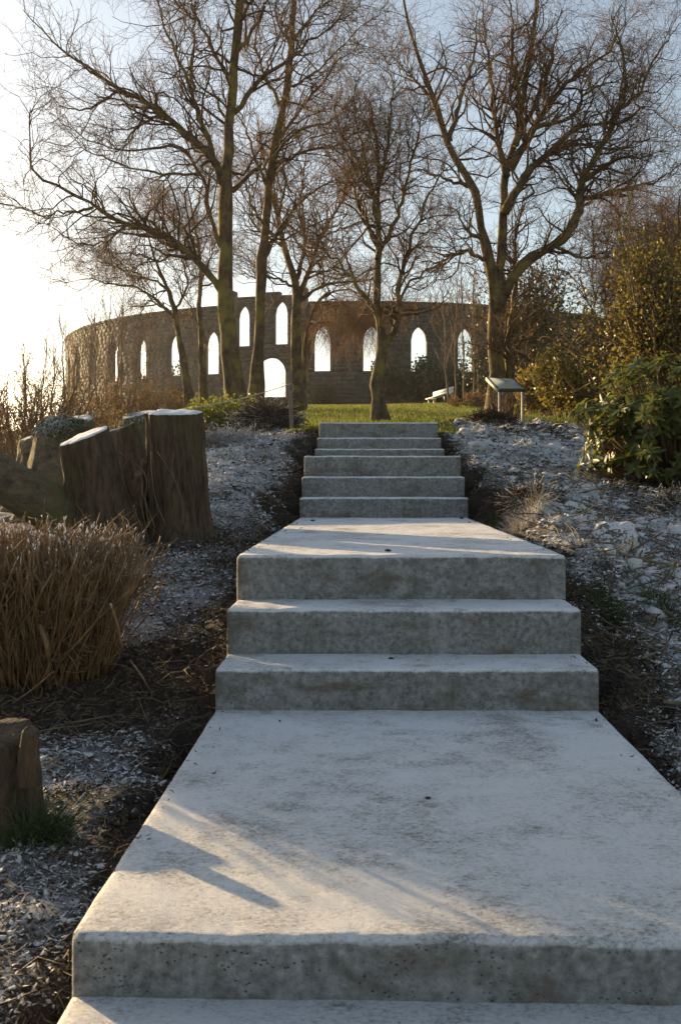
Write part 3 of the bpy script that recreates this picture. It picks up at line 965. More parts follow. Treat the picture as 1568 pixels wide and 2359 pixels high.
# woodland on the right
for i, (lab, d, x0, top, yb, tw) in enumerate((("russet twiggy tree rising above the right-hand bushes, left of the thicket", 22, 1465, 545, 960, 10000),
                                 ("russet twiggy tree at the right edge of the picture", 16, 1560, 450, 1000, 12000), ("darker twiggy tree between the two russet ones, deeper in the thicket", 27, 1520, 470, 960, 10000))):
    lim = []
    for k in range(7):
        s = (k - 3) * 24 + rng.uniform(-12, 12)
        y1_ = yb - (yb - top) * rng.uniform(.2, .5)
        lim.append(([(x0 + s * .15, y1_), (x0 + s * .8, y1_ - 50), (x0 + s * 1.3, y1_ - 110), (x0 + s * 1.6 + rng.uniform(-20, 20), top - rng.uniform(-60, 30))], .05 * d / 22, .012))
    tree("thicket_tree", lab, d, [([(x0, yb), (x0 - 4, yb - 160), (x0 + 6, yb - 320), (x0, top)], .11 * d / 22, .01)], lim, 140, int(tw * .46), .5 * d / 22, .0055 * d / 22, group=None, blen=1.5 * d / 22, trop=.02)

# ------------------------------------------------------------------ saplings and bare bushes
def sapling(label, px, pyb, pyt, d, lean=0, nb=24, ntw=210, group=None, m=None):
    base = P(px, pyb, d); base[2] = h1(base[0], base[1]) - .05
    top = P(px + lean, pyt, d)
    root = empty("bare_sapling", base, label, "sapling", group)
    n = 14
    path = base[None] + (top - base)[None] * np.linspace(0, 1, n)[:, None] + np.cumsum(rng.normal(0, .03 * d / 40, (n, 3)), 0)
    rr = (.055 * d / 40) * (1 - .8 * np.linspace(0, 1, n))
    v, q, c = tubes(path[None], rr[None], 6)
    link("trunk", np_mesh("trunk", v, [q, c]), m or M_TWIG3, root, smooth=True)
    pos, dd, *_ = spawn(path[None], rr[None], nb, .25, 1.0, 15, 40)
    p1, r1 = grow(pos, dd, rng.uniform(.6, 1.6, nb) * d / 40, np.full(nb, .013 * d / 40), 6, .12, .12)
    g = Geo(); g.add(*tubes(p1, r1, 4, False)[:2])
    pos, dd, *_ = spawn(p1, r1, ntw, .1, 1, 15, 50)
    p2, r2 = grow(pos, dd, rng.uniform(.2, .6, ntw) * d / 40, np.full(ntw, .006 * d / 40), 3, .15, .1)
    g.add(*tubes(p2, r2, 3, False)[:2])
    link("crown", g.mesh("crown"), m or M_TWIG2, root)
ORD = ["first", "second", "third", "fourth", "fifth", "sixth", "seventh", "eighth", "ninth", "tenth", "eleventh", "twelfth"]
for k, (px, pb, pt, d, le) in enumerate(sorted([(205,940,735,38,6),(226,940,720,42,-8),(247,940,690,40,4),(262,940,745,36,10),(283,945,700,41,-6),(305,950,742,35,5),(335,945,760,33,8),(148,960,770,36,-10),(120,960,820,32,4),(172,950,800,37,5),(60,990,790,30,-10),(88,980,800,31,8)])):
    sapling(ORD[k] + " thin bare sapling from the left in the golden scrub before the tower", px, pb, pt, d, le, group="saplings left of the tower")
for k, (px, pb, pt, d, le) in enumerate(sorted([(1052,930,640,52,4),(1070,930,610,55,-8),(1090,930,628,50,6),(1104,930,650,53,-6),(1030,925,700,56,-14)])):
    sapling(ORD[k] + " thin sapling from the left between the bench and the spreading tree", px, pb, pt, d, le, group="saplings right of the bench")

def leaf_cloud(centers, n, size, spread=None):
    """n small folded leaves around the given points: verts, tris"""
    c = centers[rng.integers(0, len(centers), n)]
    if spread is not None: c = c + rng.normal(0, spread, (n, 3))
    a = norm(rng.normal(0, 1, (n, 3)) + np.array([0, 0, .2])); b = norm(np.cross(a, rng.normal(0, 1, (n, 3))))
    nn = np.cross(a, b)
    l = (size * rng.uniform(.6, 1.3, n))[:, None]; w = l * .36
    p0 = c; p1 = c + a * l * .5 + b * w + nn * l * .10; p2 = c + a * l; p3 = c + a * l * .5 - b * w + nn * l * .10; pm = c + a * l * .5
    v = np.stack([p0, p1, p2, p3], 1).reshape(-1, 3)
    o = np.arange(n)[:, None] * 4
    return v, np.concatenate([o + [[0, 1, 2]], o + [[0, 2, 3]]])

def bush(name, label, cat, centre, rad, stems, nsub, nleaf, leafsize, leafm, twm, group=None, spread=.05, trop=.10, leaf_at=.35):
    """many-stemmed bush: stems fan from the base, carry twigs and leaves"""
    cx_, cy_ = centre[0], centre[1]
    zb = h1(cx_, cy_) - .03
    root = empty(name, (cx_, cy_, zb), label, cat, group)
    rx, ry, hz = rad
    a = rng.uniform(0, 2 * np.pi, stems); rr = np.sqrt(rng.random(stems))
    st = np.stack([cx_ + np.cos(a) * rr * rx * .5, cy_ + np.sin(a) * rr * ry * .5, np.full(stems, zb)], -1)
    st[:, 2] = H(st[:, 0], st[:, 1]) - .04
    dr = np.stack([np.cos(a) * rr * rx * .75, np.sin(a) * rr * ry * .75, np.full(stems, hz)], -1)
    ln = hz * rng.uniform(.65, 1.02, stems)
    p1, r1 = grow(st, dr, ln, np.full(stems, hz * .009), 7, .13, .02, .45)
    g = Geo(); g.add(*tubes(p1, r1, 5, False)[:2])
    pos, dd, *_ = spawn(p1, r1, nsub, .15, 1, 20, 65)
    p2, r2 = grow(pos, dd, rng.uniform(.5, 1.2, nsub) * hz * .22, np.full(nsub, hz * .0038), 3, .28, trop, .5)
    g.add(*tubes(p2, r2, 3, False)[:2])
    link("stems", g.mesh("stems"), twm, root)
    if nleaf:
        pts = p2[:, 1:].reshape(-1, 3)
        zr = (pts[:, 2] - zb) / hz
        pts = pts[zr > leaf_at * rng.random(len(pts))]
        v, f = leaf_cloud(pts, nleaf, leafsize, spread)
        link("foliage", np_mesh("foliage", v, f), leafm, root)
    return root
def at(px, d): return ((px - XV) / F * d, d)

# left backlit scrub
bush("bare_shrub", "dense brown backlit shrub at the left edge behind the log", "shrub", at(60, 13.5), (.9, .8, 1.5), 70, 900, 3800, .035, M_BRACKEN, M_TWIG2)
bush("bare_shrub", "twiggy golden shrub behind the mossy stump mound", "shrub", at(170, 16), (.9, .8, .95), 60, 800, 2500, .04, M_BRACKEN, M_TWIG2)
bush("bare_shrub", "tangled golden scrub below the tower's left windows", "shrub", at(270, 26), (2.0, 1.3, 1.45), 70, 900, 3500, .06, M_BRACKEN, M_TWIG2)
bush("bare_shrub", "low golden scrub below the small dark arch", "shrub", at(380, 30), (1.8, 1.2, 1.0), 50, 700, 2600, .06, M_BRACKEN, M_TWIG2)
bush("leafy_shrub", "low bright yellow-green shrub between the tall stump and the leaning birch", "shrub", at(500, 14.2), (.42, .4, .62), 40, 700, 5200, .038, M_YELLOW, M_TWIG2, spread=.03, leaf_at=.1)
# right and centre shrubs
bush("laurel_bush", "large golden-green laurel bush on the lawn right of the information board", "bush", at(1322, 27), (1.0, 1.0, 2.0), 50, 1000, 11000, .10, M_LAUREL, M_TWIG2, spread=.10, leaf_at=.3)
bush("laurel_bush", "smaller yellowish laurel beside the mossy trunk behind the board", "bush", at(1245, 30), (.8, .9, 1.5), 50, 800, 4200, .10, M_LAUREL, M_TWIG2, spread=.10, leaf_at=.3)
bush("evergreen_bush", "tall thin-leaved evergreen rising behind the rhododendron", "bush", at(1545, 14), (.75, .8, 2.7), 60, 1200, 15000, .055, M_LAUREL, M_TWIG2, spread=.09, leaf_at=.3)
bush("evergreen_bush", "shaded green bush between laurel and rhododendron", "bush", at(1475, 19), (.75, .9, 2.9), 50, 1000, 12000, .07, M_HOLLY, M_TWIG2, spread=.09, leaf_at=.2)
bush("evergreen_bush", "dark round evergreen bush behind the white bench", "bush", at(950, 70), (3.6, 2.0, 3.2), 40, 800, 7500, .22, M_HOLLY, M_TWIG2, spread=.2, leaf_at=.2)
bush("evergreen_bush", "dark low scrub right of the white bench", "bush", at(1070, 66), (3.0, 1.8, 2.8), 50, 900, 5000, .18, M_HOLLY, M_TWIG2, spread=.2, leaf_at=.2)
bush("evergreen_bush", "shaded scrub behind the spreading tree's trunk", "bush", at(1200, 50), (2.6, 1.8, 3.6), 50, 900, 5000, .16, M_HOLLY, M_TWIG2, spread=.2, leaf_at=.2)
bush("evergreen_bush", "clipped dark bush at the foot of the tower plinth", "bush", at(747, 76), (.8, .6, 1.6), 30, 600, 2600, .13, M_HOLLY, M_TWIG2, spread=.12, leaf_at=.1)
bush("dry_stems", "dry reddish stems around the foot of the spreading tree", "shrub", at(1165, 20.8), (.42, .4, .95), 70, 260, 0, .03, M_BRACKEN, M_TWIG2)
bush("dry_stems", "dry brown stems at the left edge of the rhododendron", "shrub", at(1395, 12.0), (.3, .4, .62), 90, 260, 0, .03, M_BRACKEN, M_TWIG2)
bush("bracken_patch", "low dry bracken between the bench and the spreading tree", "plant", at(1095, 40), (1.6, .7, .7), 60, 600, 2600, .07, M_BRACKEN, M_TWIG2)
for px, d, h in ((735, 104, 3.6), (757, 106, 3.0)):
    bush("conifer", "small dark conifer seen through the pointed window " + ("on its left side" if px == 735 else "on its right side"), "conifer", at(px, d), (.7, .7, h), 20, 500, 2500, .16, M_HOLLY, M_TWIG2, spread=.10, leaf_at=.05)
bush("ivy_column", "ivy-covered tree top standing right of the mossy trunk against the sky", "tree", at(1214, 44), (.7, .7, 6.6), 20, 900, 6500, .14, M_HOLLY, M_TWIG2, spread=.16, leaf_at=.2)
bush("bare_shrub", "dark ivied shrub seen through the tower's left windows", "shrub", at(405, 92), (3.0, 1.5, 5.4), 50, 900, 4500, .25, M_HOLLY, M_TWIG2, spread=.25, leaf_at=.1)

# near rhododendron: whorls of long leaves, the clearest ones as leaves of their own
rx_, ry_ = at(1553, 9.2)
rz0 = h1(rx_, ry_)
rho = empty("rhododendron", (rx_, ry_, rz0), "glossy dark green rhododendron with whorled leaves on the right bank", "bush")
def leaf_mesh():
    L, Wd = 1.0, .15
    t = np.array([0, .12, .35, .6, .85, 1.0]); w = np.array([.02, .10, .15, .15, .09, .005]) 
    z = -.22 * t ** 2 + .04 * t
    v = []
    for a, b, c in zip(t, w, z): v += [(a, -b, c + .03), (a, 0, c), (a, b, c + .03)]
    f = []
    for i in range(5):
        for j in (0, 1): f.append([i * 3 + j, i * 3 + 3 + j, i * 3 + 4 + j, i * 3 + 1 + j])
    return np.array(v), np.array(f)
LV, LF = leaf_mesh()
leaf_me = np_mesh("leaf", LV, LF); leaf_me.materials.append(M_RHODO); leaf_me.polygons.foreach_set("use_smooth", np.ones(len(LF), bool))
rest = Geo(); singles = []; stem_paths = []
for k in range(520):
    while True:
        q = rng.normal(0, 1, 3); q /= np.linalg.norm(q)
        if q[2] > -.8: break
    s = rng.uniform(.55, 1.0) ** .5
    lump = 1 + .16 * math.sin(q[0] * 7 + 1) * math.cos(q[1] * 6) + .1 * math.sin(q[2] * 9)
    c = np.array([rx_ + q[0] * .86 * s * lump, ry_ + q[1] * .85 * s * lump, rz0 + .44 + q[2] * .62 * s * lump])
    if c[2] < h1(c[0], c[1]) + .06: continue
    up = norm(np.array([q[0] * .7, q[1] * .7, .75 + .4 * q[2]]) + rng.normal(0, .25, 3))
    b0_ = np.array([rx_ + q[0] * .15, ry_ + q[1] * .15, rz0 + .05])
    stem_paths.append(np.array([b0_, b0_ * .55 + c * .45 + np.array([0, 0, -.12]), c - up * .08, c + up * .01]))
    nl = rng.integers(7, 12)
    size = rng.uniform(.085, .13)
    for j in range(nl):
        az = 2 * math.pi * j / nl + rng.uniform(-.25, .25)
        el = rng.uniform(-.25, .5)
        M = Matrix.Translation(Vector(c)) @ Vector(up).to_track_quat('Z', 'X').to_matrix().to_4x4() @ Matrix.Rotation(az, 4, 'Z') @ Matrix.Rotation(-el, 4, 'Y') @ Matrix.Rotation(rng.uniform(-.4, .4), 4, 'X') @ Matrix.Scale(size * rng.uniform(.8, 1.15), 4)
        px_ = XV + c[0] / c[1] * F
        front = -q[1] + .3 * q[2] + (s - .8) * 2 - (2 if px_ > 1575 else 0)
        singles.append((front, M))
singles.sort(key=lambda x: -x[0])
for fr, M in singles[:300]:
    o = bpy.data.objects.new("leaf", leaf_me); COL.objects.link(o)
    o.parent = rho; o.matrix_parent_inverse = Matrix.Translation(rho.location).inverted(); o.matrix_basis = M
for fr, M in singles[300:]:
    A = np.array(M); rest.add(LV @ A[:3, :3].T + A[:3, 3], LF)
tag(link("foliage", rest.mesh("foliage"), M_RHODO, rho, smooth=True), kind="stuff")
sp_ = np.array([resample(p, 7) for p in stem_paths])
v, q, c = tubes(sp_, np.tile(np.linspace(.011, .005, 7), (len(sp_), 1)), 5, False)
link("stems", np_mesh("stems", v, q), M_TWIG2, rho)

# ------------------------------------------------------------------ stumps
def stump_geo(base, top, r0, r1, tilt, nseg=96, nh=34, rough_=.30, flare=.35, seed=0.0, freq=8.0, bend=0.0):
    """bark-covered stem from base to top, cut by the plane with normal tilt; returns side geo and cap geo"""
    base = np.array(base, float); top = np.array(top, float)
    ax = top - base; Lh = np.linalg.norm(ax); ax /= Lh
    tn = norm(np.array(tilt, float))
    a = norm(np.cross(ax, [0, 1, .01])); b = np.cross(ax, a)
    th = np.linspace(0, 2 * np.pi, nseg, endpoint=False)
    v = np.empty((nh, nseg, 3))
    for i in range(nh):
        t = i / (nh - 1)
        r = (r0 + (r1 - r0) * t) * (1 + flare * math.exp(-t * 6))
        for j, w in enumerate(th):
            d = a * math.cos(w) + b * math.sin(w)
            q = Vector((math.cos(w) * freq * .5 + seed, math.sin(w) * freq * .5 - seed, t * 1.6))
            rid = mnoise.ridged_multi_fractal(q, 1.0, 2.2, 4, 1.0, 2.0) * .5
            lob = mnoise.noise(Vector((math.cos(w) * 1.3 + seed, math.sin(w) * 1.3, t * 1.1 + seed)))
            rr = r * (1 + rough_ * (rid - .6) + .20 * lob)
            v[i, j] = base + ax * Lh * t + d * rr + np.array([0, 0, -bend * math.sin(math.pi * t)])
    # shear the upper rows onto the cut plane
    for i in range(nh):
        t = (i / (nh - 1)) ** 3
        for j in range(nseg):
            off = v[i, j] - (base + ax * Lh * (i / (nh - 1)))
            dz = -np.dot(off, tn) / np.dot(ax, tn)
            v[i, j] += ax * dz * t
    side = Geo()
    f = np.array([[i * nseg + j, i * nseg + (j + 1) % nseg, (i + 1) * nseg + (j + 1) % nseg, (i + 1) * nseg + j] for i in range(nh - 1) for j in range(nseg)])
    side.add(v.reshape(-1, 3), f)
    rim = v[-1]; ctr = rim.mean(0)
    cap = Geo(); rings = [rim + tn * -.004]
    for s in (.95, .8, .6, .4, .2):
        ring = ctr + (rim - ctr) * s + tn * (.010 if s < .9 else .006)
        ring = ring + tn * np.array([mnoise.noise(Vector(p * 14)) for p in ring])[:, None] * .008
        rings.append(ring)
    cv = np.vstack(rings + [(ctr + tn * .010)[None]])
    cf = np.array([[i * nseg + j, i * nseg + (j + 1) % nseg, (i + 1) * nseg + (j + 1) % nseg, (i + 1) * nseg + j] for i in range(5) for j in range(nseg)])
    ct = np.array([[5 * nseg + j, 5 * nseg + (j + 1) % nseg, 6 * nseg] for j in range(nseg)])
    cap.add(cv, cf, ct)
    return side, cap

sc = P(330, 1200, 6.6); sc[2] = h1(sc[0], sc[1]) - .04
ms = empty("multi_stem_stump", sc, "big felled multi-stem tree stump with frosted saw cuts left of the steps", "stump")
def stem(b, t, r0, r1, tilt, bm=None, cm=None, lab=None, **kw):
    s, c = stump_geo(b, t, r0, r1, tilt, **kw)
    o = link("stem", s.mesh("stem"), bm or M_STUMP, ms, smooth=True)
    if lab: o["label"] = lab
    c2 = link("cut_face", c.mesh("cut_face"), cm or M_CUT, o, smooth=True)
    return o
def gp(px, py, d, dz=-.08):
    p = P(px, py, d); p[2] = h1(p[0], p[1]) + dz; return p
stem(gp(416, 1230, 6.5), P(403, 950, 6.5), .19, .172, (.02, -.17, 1), lab="tall upright stem with a frosted flat top", seed=1.3, flare=.28)
stem(gp(262, 1230, 6.35), P(198, 1003, 6.3), .21, .155, (-.36, -.28, 1), lab="leaning stem with a slanted frosted cut", seed=5.1, flare=.25)
stem(P(250, 1222, 6.6), P(-20, 1084, 6.1), .18, .140, (-1, -.22, .40), M_LOG, M_CUTRAW, "mossy log-like stem reaching out to the left", seed=9.2, flare=.1, bend=.05, rough_=.12)
stem(gp(330, 1180, 6.9), P(290, 985, 6.9), .15, .08, (-.5, -.1, 1), None, M_LOG, seed=2.2, nh=14, nseg=40)
stem(gp(335, 1160, 7.3), P(318, 955, 7.4), .15, .125, (-.2, -.2, 1), M_LOG, M_MOSS, seed=4.4, nh=14, nseg=40)
stem(gp(345, 1150, 6.75), P(338, 1062, 6.45), .045, .036, (.1, -.7, .8), None, M_LOG, seed=6.6, nh=8, nseg=20)
stem(gp(300, 1130, 6.5), P(318, 1092, 6.2), .035, .022, (0, -1, .3), None, M_LOG, seed=7.6, nh=8, nseg=20)
stem(gp(150, 1180, 7.4), P(146, 978, 7.5), .30, .22, (-.2, -.3, 1), M_LOG, M_MOSS, "broken mossy stem behind, covered in frosted moss", seed=8.8, rough_=.16)
# frosted moss mats lying on the broken stems (part of the stump)
def mat_strands(name, centre, rad, n, length, m, parent, r=.006, sag=-.12):
    cx_, cy_, cz_ = centre
    a = rng.uniform(0, 2 * np.pi, n); rr = np.sqrt(rng.random(n))
    p = np.stack([cx_ + np.cos(a) * rr * rad[0], cy_ + np.sin(a) * rr * rad[1], cz_ + rad[2] * np.sqrt(np.maximum(0, 1 - rr ** 2)) * rng.uniform(.75, 1.05, n)], -1)
    d = np.stack([np.cos(a) * rr + rng.normal(0, .5, n), np.sin(a) * rr + rng.normal(0, .5, n), rng.normal(.15, .35, n)], -1)
    p1, r1 = grow(p, d, length * rng.uniform(.5, 1.3, n), np.full(n, r), 4, .38, sag, .6)
    v, q, c = tubes(p1, r1, 3, True)
    return link(name, np_mesh(name, v, [q, c]), m, parent)
stem(gp(300, 1150, 7.1), P(262, 992, 7.2), .12, .085, (-.3, -.1, 1), M_LOG, M_MOSS, seed=12.4, nh=14, nseg=40)
stem(gp(70, 1190, 7.9), P(92, 1002, 8.0), .20, .15, (-.3, -.2, 1), M_LOG, M_MOSS, seed=15.4, nh=14, nseg=40)
c_ = P(150, 1004, 7.45); mat_strands("moss_mat", c_, (.21, .19, .15), 1300, .065, M_MOSS, ms, .006, -.6)
c_ = P(318, 975, 7.38); mat_strands("moss_mat", c_, (.11, .10, .08), 500, .05, M_MOSS, ms, .005, -.6)
# a few ivy stems creeping over the bark
for k in range(7):
    x0 = rng.uniform(300, 430); pts = np.array([P(x0, 1215, 6.3), P(x0 + rng.uniform(-30, 10), 1150, 6.28), P(x0 + rng.uniform(-50, 0), 1090, 6.27), P(x0 + rng.uniform(-70, -10), 1040, 6.26)])
    v, q, c = tubes(resample(pts, 12)[None], np.full((1, 12), .0035), 5)
    link("creeper", np_mesh("creeper", v, [q, c]), M_TWIG3, ms, smooth=True)

# small stump at the left edge with grass at its foot
b_ = P(10, 1905, 2.72); b_[2] = h1(b_[0], b_[1]) - .05
ss = empty("cut_stump", b_, "small split brown stump cut off by the left picture edge", "stump")
s, c = stump_geo(b_, P(-2, 1692, 2.72), .115, .095, (.05, -.25, 1), seed=3.3, flare=.25, rough_=.16)
o = link("stem", s.mesh("stem"), M_STUMP, ss, smooth=True); link("cut_face", c.mesh("cut_face"), M_STUMP, o, smooth=True)
s, c = stump_geo(P(66, 1800, 2.66), P(70, 1688, 2.64), .034, .022, (.4, -.4, 1), seed=4.3, flare=.1, nh=12, nseg=24, rough_=.2)
o = link("splinter", s.mesh("splinter"), M_STUMP, ss, smooth=True); link("cut_face", c.mesh("cut_face"), M_STUMP, o, smooth=True)

def tuft(label, x, y, n, hgt, rad, m, group=None, lean=(0, 0)):
    z = h1(x, y)
    root = empty("grass_tuft", (x, y, z), label, "grass", group)
    a = rng.uniform(0, 2 * np.pi, n); rr = np.sqrt(rng.random(n)) * rad
    p = np.stack([x + np.cos(a) * rr, y + np.sin(a) * rr, np.full(n, z - .01)], -1)
    p[:, 2] = H(p[:, 0], p[:, 1]) - .01
    d = np.stack([np.cos(a) * rr / rad * .6 + lean[0], np.sin(a) * rr / rad * .6 + lean[1], np.full(n, .9)], -1) + rng.normal(0, .2, (n, 3))
    p1, r1 = grow(p, d, hgt * rng.uniform(.5, 1.3, n), np.full(n, hgt * .016), 4, .12, 0, .15, .6)
    v, q, c = tubes(p1, r1, 3, False)
    link("blades", np_mesh("blades", v, q), m, root)
tuft("frosted green grass tuft at the foot of the small left stump", *at(85, 2.62), 300, .13, .07, M_GRASSF, None, (.25, -.2))
tuft("green and straw grass tuft overhanging the right side of the upper flight", *at(1128, 7.6), 300, .17, .10, M_GRASSF, None, (-.3, -.3))
tuft("straw-coloured grass clump beside the far end of the middle landing", *at(1205, 6.7), 420, .16, .14, M_STRAW, None, (-.2, -.3))
tuft("green frosted grass beside the right end of the lowest flight", *at(1400, 4.6), 240, .11, .09, M_GRASSF, None, (-.2, -.3))
tuft("small green tuft halfway up the right bank near the edge", *at(1520, 4.8), 200, .11, .08, M_GRASSF, None, (-.1, -.3))

tuft("patch of golden dead grass beyond the mossy log, leftmost", *at(10, 8.3), 450, .20, .40, M_STRAWG, None, (.1, 0))
tuft("patch of golden dead grass beyond the mossy log, nearer the stump", *at(95, 8.6), 450, .20, .40, M_STRAWG, None, (.1, 0))
# coppiced hedge of cut brown stems, left
hx, hy = at(165, 4.15)
hb = empty("coppiced_bush", (hx, hy, h1(hx, hy)), "brown hedge-like bush of cut bare stems with frosted tips, left of the steps", "bush")
n = 1600
a = rng.uniform(0, 2 * np.pi, n); rr = np.sqrt(rng.random(n))
st = np.stack([hx - .20 + np.cos(a) * rr * .36, hy + np.sin(a) * rr * .27, np.zeros(n)], -1); st[:, 2] = H(st[:, 0], st[:, 1]) - .02
d = np.stack([np.cos(a) * rr * np.where(np.cos(a) > 0, .20, .36), np.sin(a) * rr * .30, np.full(n, 1.0)], -1) + np.clip(rng.normal(0, .14, (n, 3)), -.22, .22)
tz = E - .165 - .10 * rr ** 3 + .05 * np.clip((st[:, 0] - hx + .17) / .3, -1, 1) + .015 * np.sin(st[:, 0] * 21)
d = norm(d)
ln = (tz - st[:, 2]) / np.maximum(d[:, 2], .6) * rng.uniform(.72, 1.03, n)
ln = np.minimum(ln, .62)
p1, r1 = grow(st, d, ln, rng.uniform(.0018, .0050, n), 6, .13, .04, .75)
v, q, c = tubes(p1, r1, 3)
g = Geo(); g.add(v, q, c)
pos, dd, *_ = spawn(p1, r1, 3400, .12, 1.0, 15, 85)
p2, r2 = grow(pos, dd, rng.uniform(.04, .18, 3400), np.full(3400, .0018), 3, .34, .05, .7)
v, q, c = tubes(p2, r2, 3); g.add(v, q, c)
def m_stem():
    m, nt, b, out = mat("coppice_stem")
    v = coords(nt)
    n = noise_(nt, v, 14, 3, .6)
    col = ramp(nt, n, [(.3, (.11, .056, .020)), (.55, (.21, .118, .046)), (.75, (.34, .23, .11))])
    up = upness(nt)
    s = nt.nodes.new("ShaderNodeSeparateXYZ"); nt.links.new(v, s.inputs[0])
    f = math_(nt, 'MULTIPLY', ramp(nt, up, [(.45, 0.0), (.9, 1.0)]), ramp(nt, noise_(nt, v, 35, 3, .6), [(.52, 0.0), (.66, .8)]))
    nt.links.new(mixc(nt, f, col, FROST), b.inputs["Base Color"])
    b.inputs["Roughness"].default_value = .75
    return m
M_STEM = m_stem()
tag(link("stems", g.mesh("stems"), M_STEM, hb), kind="stuff")
sel = (p1[:, -1, 2] > tz - .10) & (rng.random(n) < .5)
tp_ = p1[sel][:, -2:]; tdir = norm(tp_[:, 1] - tp_[:, 0])
knob = np.stack([tp_[:, 1] - tdir * .006, tp_[:, 1] + tdir * .003, tp_[:, 1] + tdir * .010 + rng.normal(0, .003, tdir.shape)], 1)
v, q, c = tubes(knob, np.tile([.0019, .0024, .0015], (len(knob), 1)) * rng.uniform(.6, 1.3, (len(knob), 1)), 4)
tag(link("frosted_tips", np_mesh("frosted_tips", v, [q, c]), M_CUT, hb), kind="stuff")
for (x0, y0, x1, y1, dd_, r_) in ((92, 1440, 112, 1515, 3.8, .009), (232, 1300, 150, 1360, 3.85, .004), (300, 1520, 345, 1590, 3.8, .003), (30, 1620, 125, 1545, 3.7, .0025), (255, 1390, 280, 1490, 3.85, .006), (300, 1370, 340, 1290, 3.9, .005)):
    pts = np.array([P(x0, y0, dd_), P((x0 + x1) / 2 + 4, (y0 + y1) / 2, dd_ - .02), P(x1, y1, dd_)])
    v, q, c = tubes(resample(pts, 8)[None], np.full((1, 8), r_), 7)
    link("cut_branch", np_mesh("cut_branch", v, [q, c]), M_STEM, hb, smooth=True)

# heap of brushwood at the foot of the leaning birch
px_, py_ = at(615, 13.4)
bp = empty("brush_heap", (px_, py_, h1(px_, py_)), "rounded heap of dry frosted brushwood beside the wooden post", "brush heap")
mat_strands("stalks", (px_, py_, h1(px_, py_) - .02), (.36, .30, .30), 1500, .28, M_LIT_D, bp, .006)
mat_strands("stalks", (px_, py_, h1(px_, py_) - .02), (.36, .30, .31), 450, .30, M_STRAW, bp, .004)
px_, py_ = at(525, 11.2)
bp2 = empty("brush_heap", (px_, py_, h1(px_, py_)), "low mound of dead bracken and roots between the tall stump and the birch", "brush heap")
mat_strands("stalks", (px_, py_, h1(px_, py_) - .05), (.36, .3, .15), 900, .20, M_LIT_B, bp2, .005)
px_, py_ = at(1225, 7.3)
bp3 = empty("root_clump", (px_, py_, h1(px_, py_)), "dark mossy root clump with drooping grass on the right bank", "root clump")
mat_strands("roots", (px_, py_, h1(px_, py_) - .04), (.17, .15, .17), 480, .14, M_LIT_D, bp3, .006)
mat_strands("roots", (px_ + .02, py_ - .04, h1(px_, py_) - .03), (.17, .14, .16), 260, .15, M_STRAW, bp3, .0035)
px_, py_ = at(1540, 7.6)
bp4 = empty("root_clump", (px_, py_, h1(px_, py_)), "frosted tangle of roots below the rhododendron at the right edge", "root clump")
mat_strands("roots", (px_, py_, h1(px_, py_) - .04), (.16, .14, .15), 420, .14, M_LIT_B, bp4, .006)
px_, py_ = at(1128, 15.8)
bp5 = empty("root_clump", (px_, py_, h1(px_, py_)), "small heap of dug turf on the bank crest left of the board", "root clump")
mat_strands("roots", (px_, py_, h1(px_, py_) - .04), (.34, .25, .20), 420, .16, M_LIT_D, bp5, .008)

# ------------------------------------------------------------------ post, rope, board, bench
pb = P(672, 1004, 12.6); pb[2] = h1(pb[0], pb[1]) - .1
pt = P(667, 856, 12.6)
post = empty("wooden_post", pb, "thin weathered wooden post at the top of the left bank", "post")
g = Geo()
pth = resample(np.array([pb, pb * .5 + pt * .5 + [.004, 0, 0], pt]), 8)
ringv = []
for k, p in enumerate(pth):
    w_ = .027
    for sx, sy in ((-1, -1), (-.7, -1.05), (.7, -1.05), (1, -1), (1, 1), (-1, 1)):
        ringv.append(p + np.array([sx * w_, sy * w_, (.006 * sx if k == 7 else 0)]))
fq = np.array([[i * 6 + j, i * 6 + (j + 1) % 6, (i + 1) * 6 + (j + 1) % 6, (i + 1) * 6 + j] for i in range(7) for j in range(6)])
g.add(ringv, fq, np.array([[42, 43, 44, 45, 46, 47]]))
link("shaft", g.mesh("shaft"), M_WOOD, post)
rope = empty("rope", P(560, 912, 9.5), "pale rope strung from the post to the tall stump", "rope")
pts = np.array([P(668, 884, 12.56), P(615, 898, 10.7), P(560, 912, 9.2), P(505, 925, 7.9), P(452, 938, 6.72)])
pp = resample(pts, 24); pp[:, 2] -= .02 * np.sin(np.linspace(0, np.pi, 24))
v, q, c = tubes(pp[None], np.full((1, 24), .0048), 6)
link("line", np_mesh("line", v, [q, c]), M_ROPE, rope, smooth=True)
a = np.linspace(-1.5, 1.5, 16)
lp = np.array([P(668 + 8 * math.cos(t), 893 + 11 * math.sin(t), 12.55) for t in a])
v, q, c = tubes(lp[None], np.full((1, 16), .0042), 6)
link("loop", np_mesh("loop", v, [q, c]), M_ROPE, rope, smooth=True)

DB = 19.0
blx, brx = (1150 - XV) / F * DB, (1203 - XV) / F * DB
zt_ = E + (YV - 898) / F * DB
board = empty("information_board", (blx * .5 + brx * .5, DB, h1((blx + brx) / 2, DB)), "slanted information board on two metal posts at the crest of the bank", "information board")
for x_ in (blx, brx):
    g = Geo(); z0_ = h1(x_, DB) - .25
    g.box((x_ - .024, DB - .03, z0_), (x_ + .010, DB + .03, zt_ + .03)); link("post", g.mesh("post"), M_STEEL, board)
    g = Geo(); g.box((x_ + .0105, DB - .032, z0_), (x_ + .026, DB + .032, zt_ + .028)); link("post_channel", g.mesh("post_channel"), M_DARKMETAL, board)
    g = Geo(); g.box((x_ + .0265, DB - .05, zt_ - .10), (x_ + .055, DB - .02, zt_ - .05)); link("bracket", g.mesh("bracket"), M_STEEL, board)
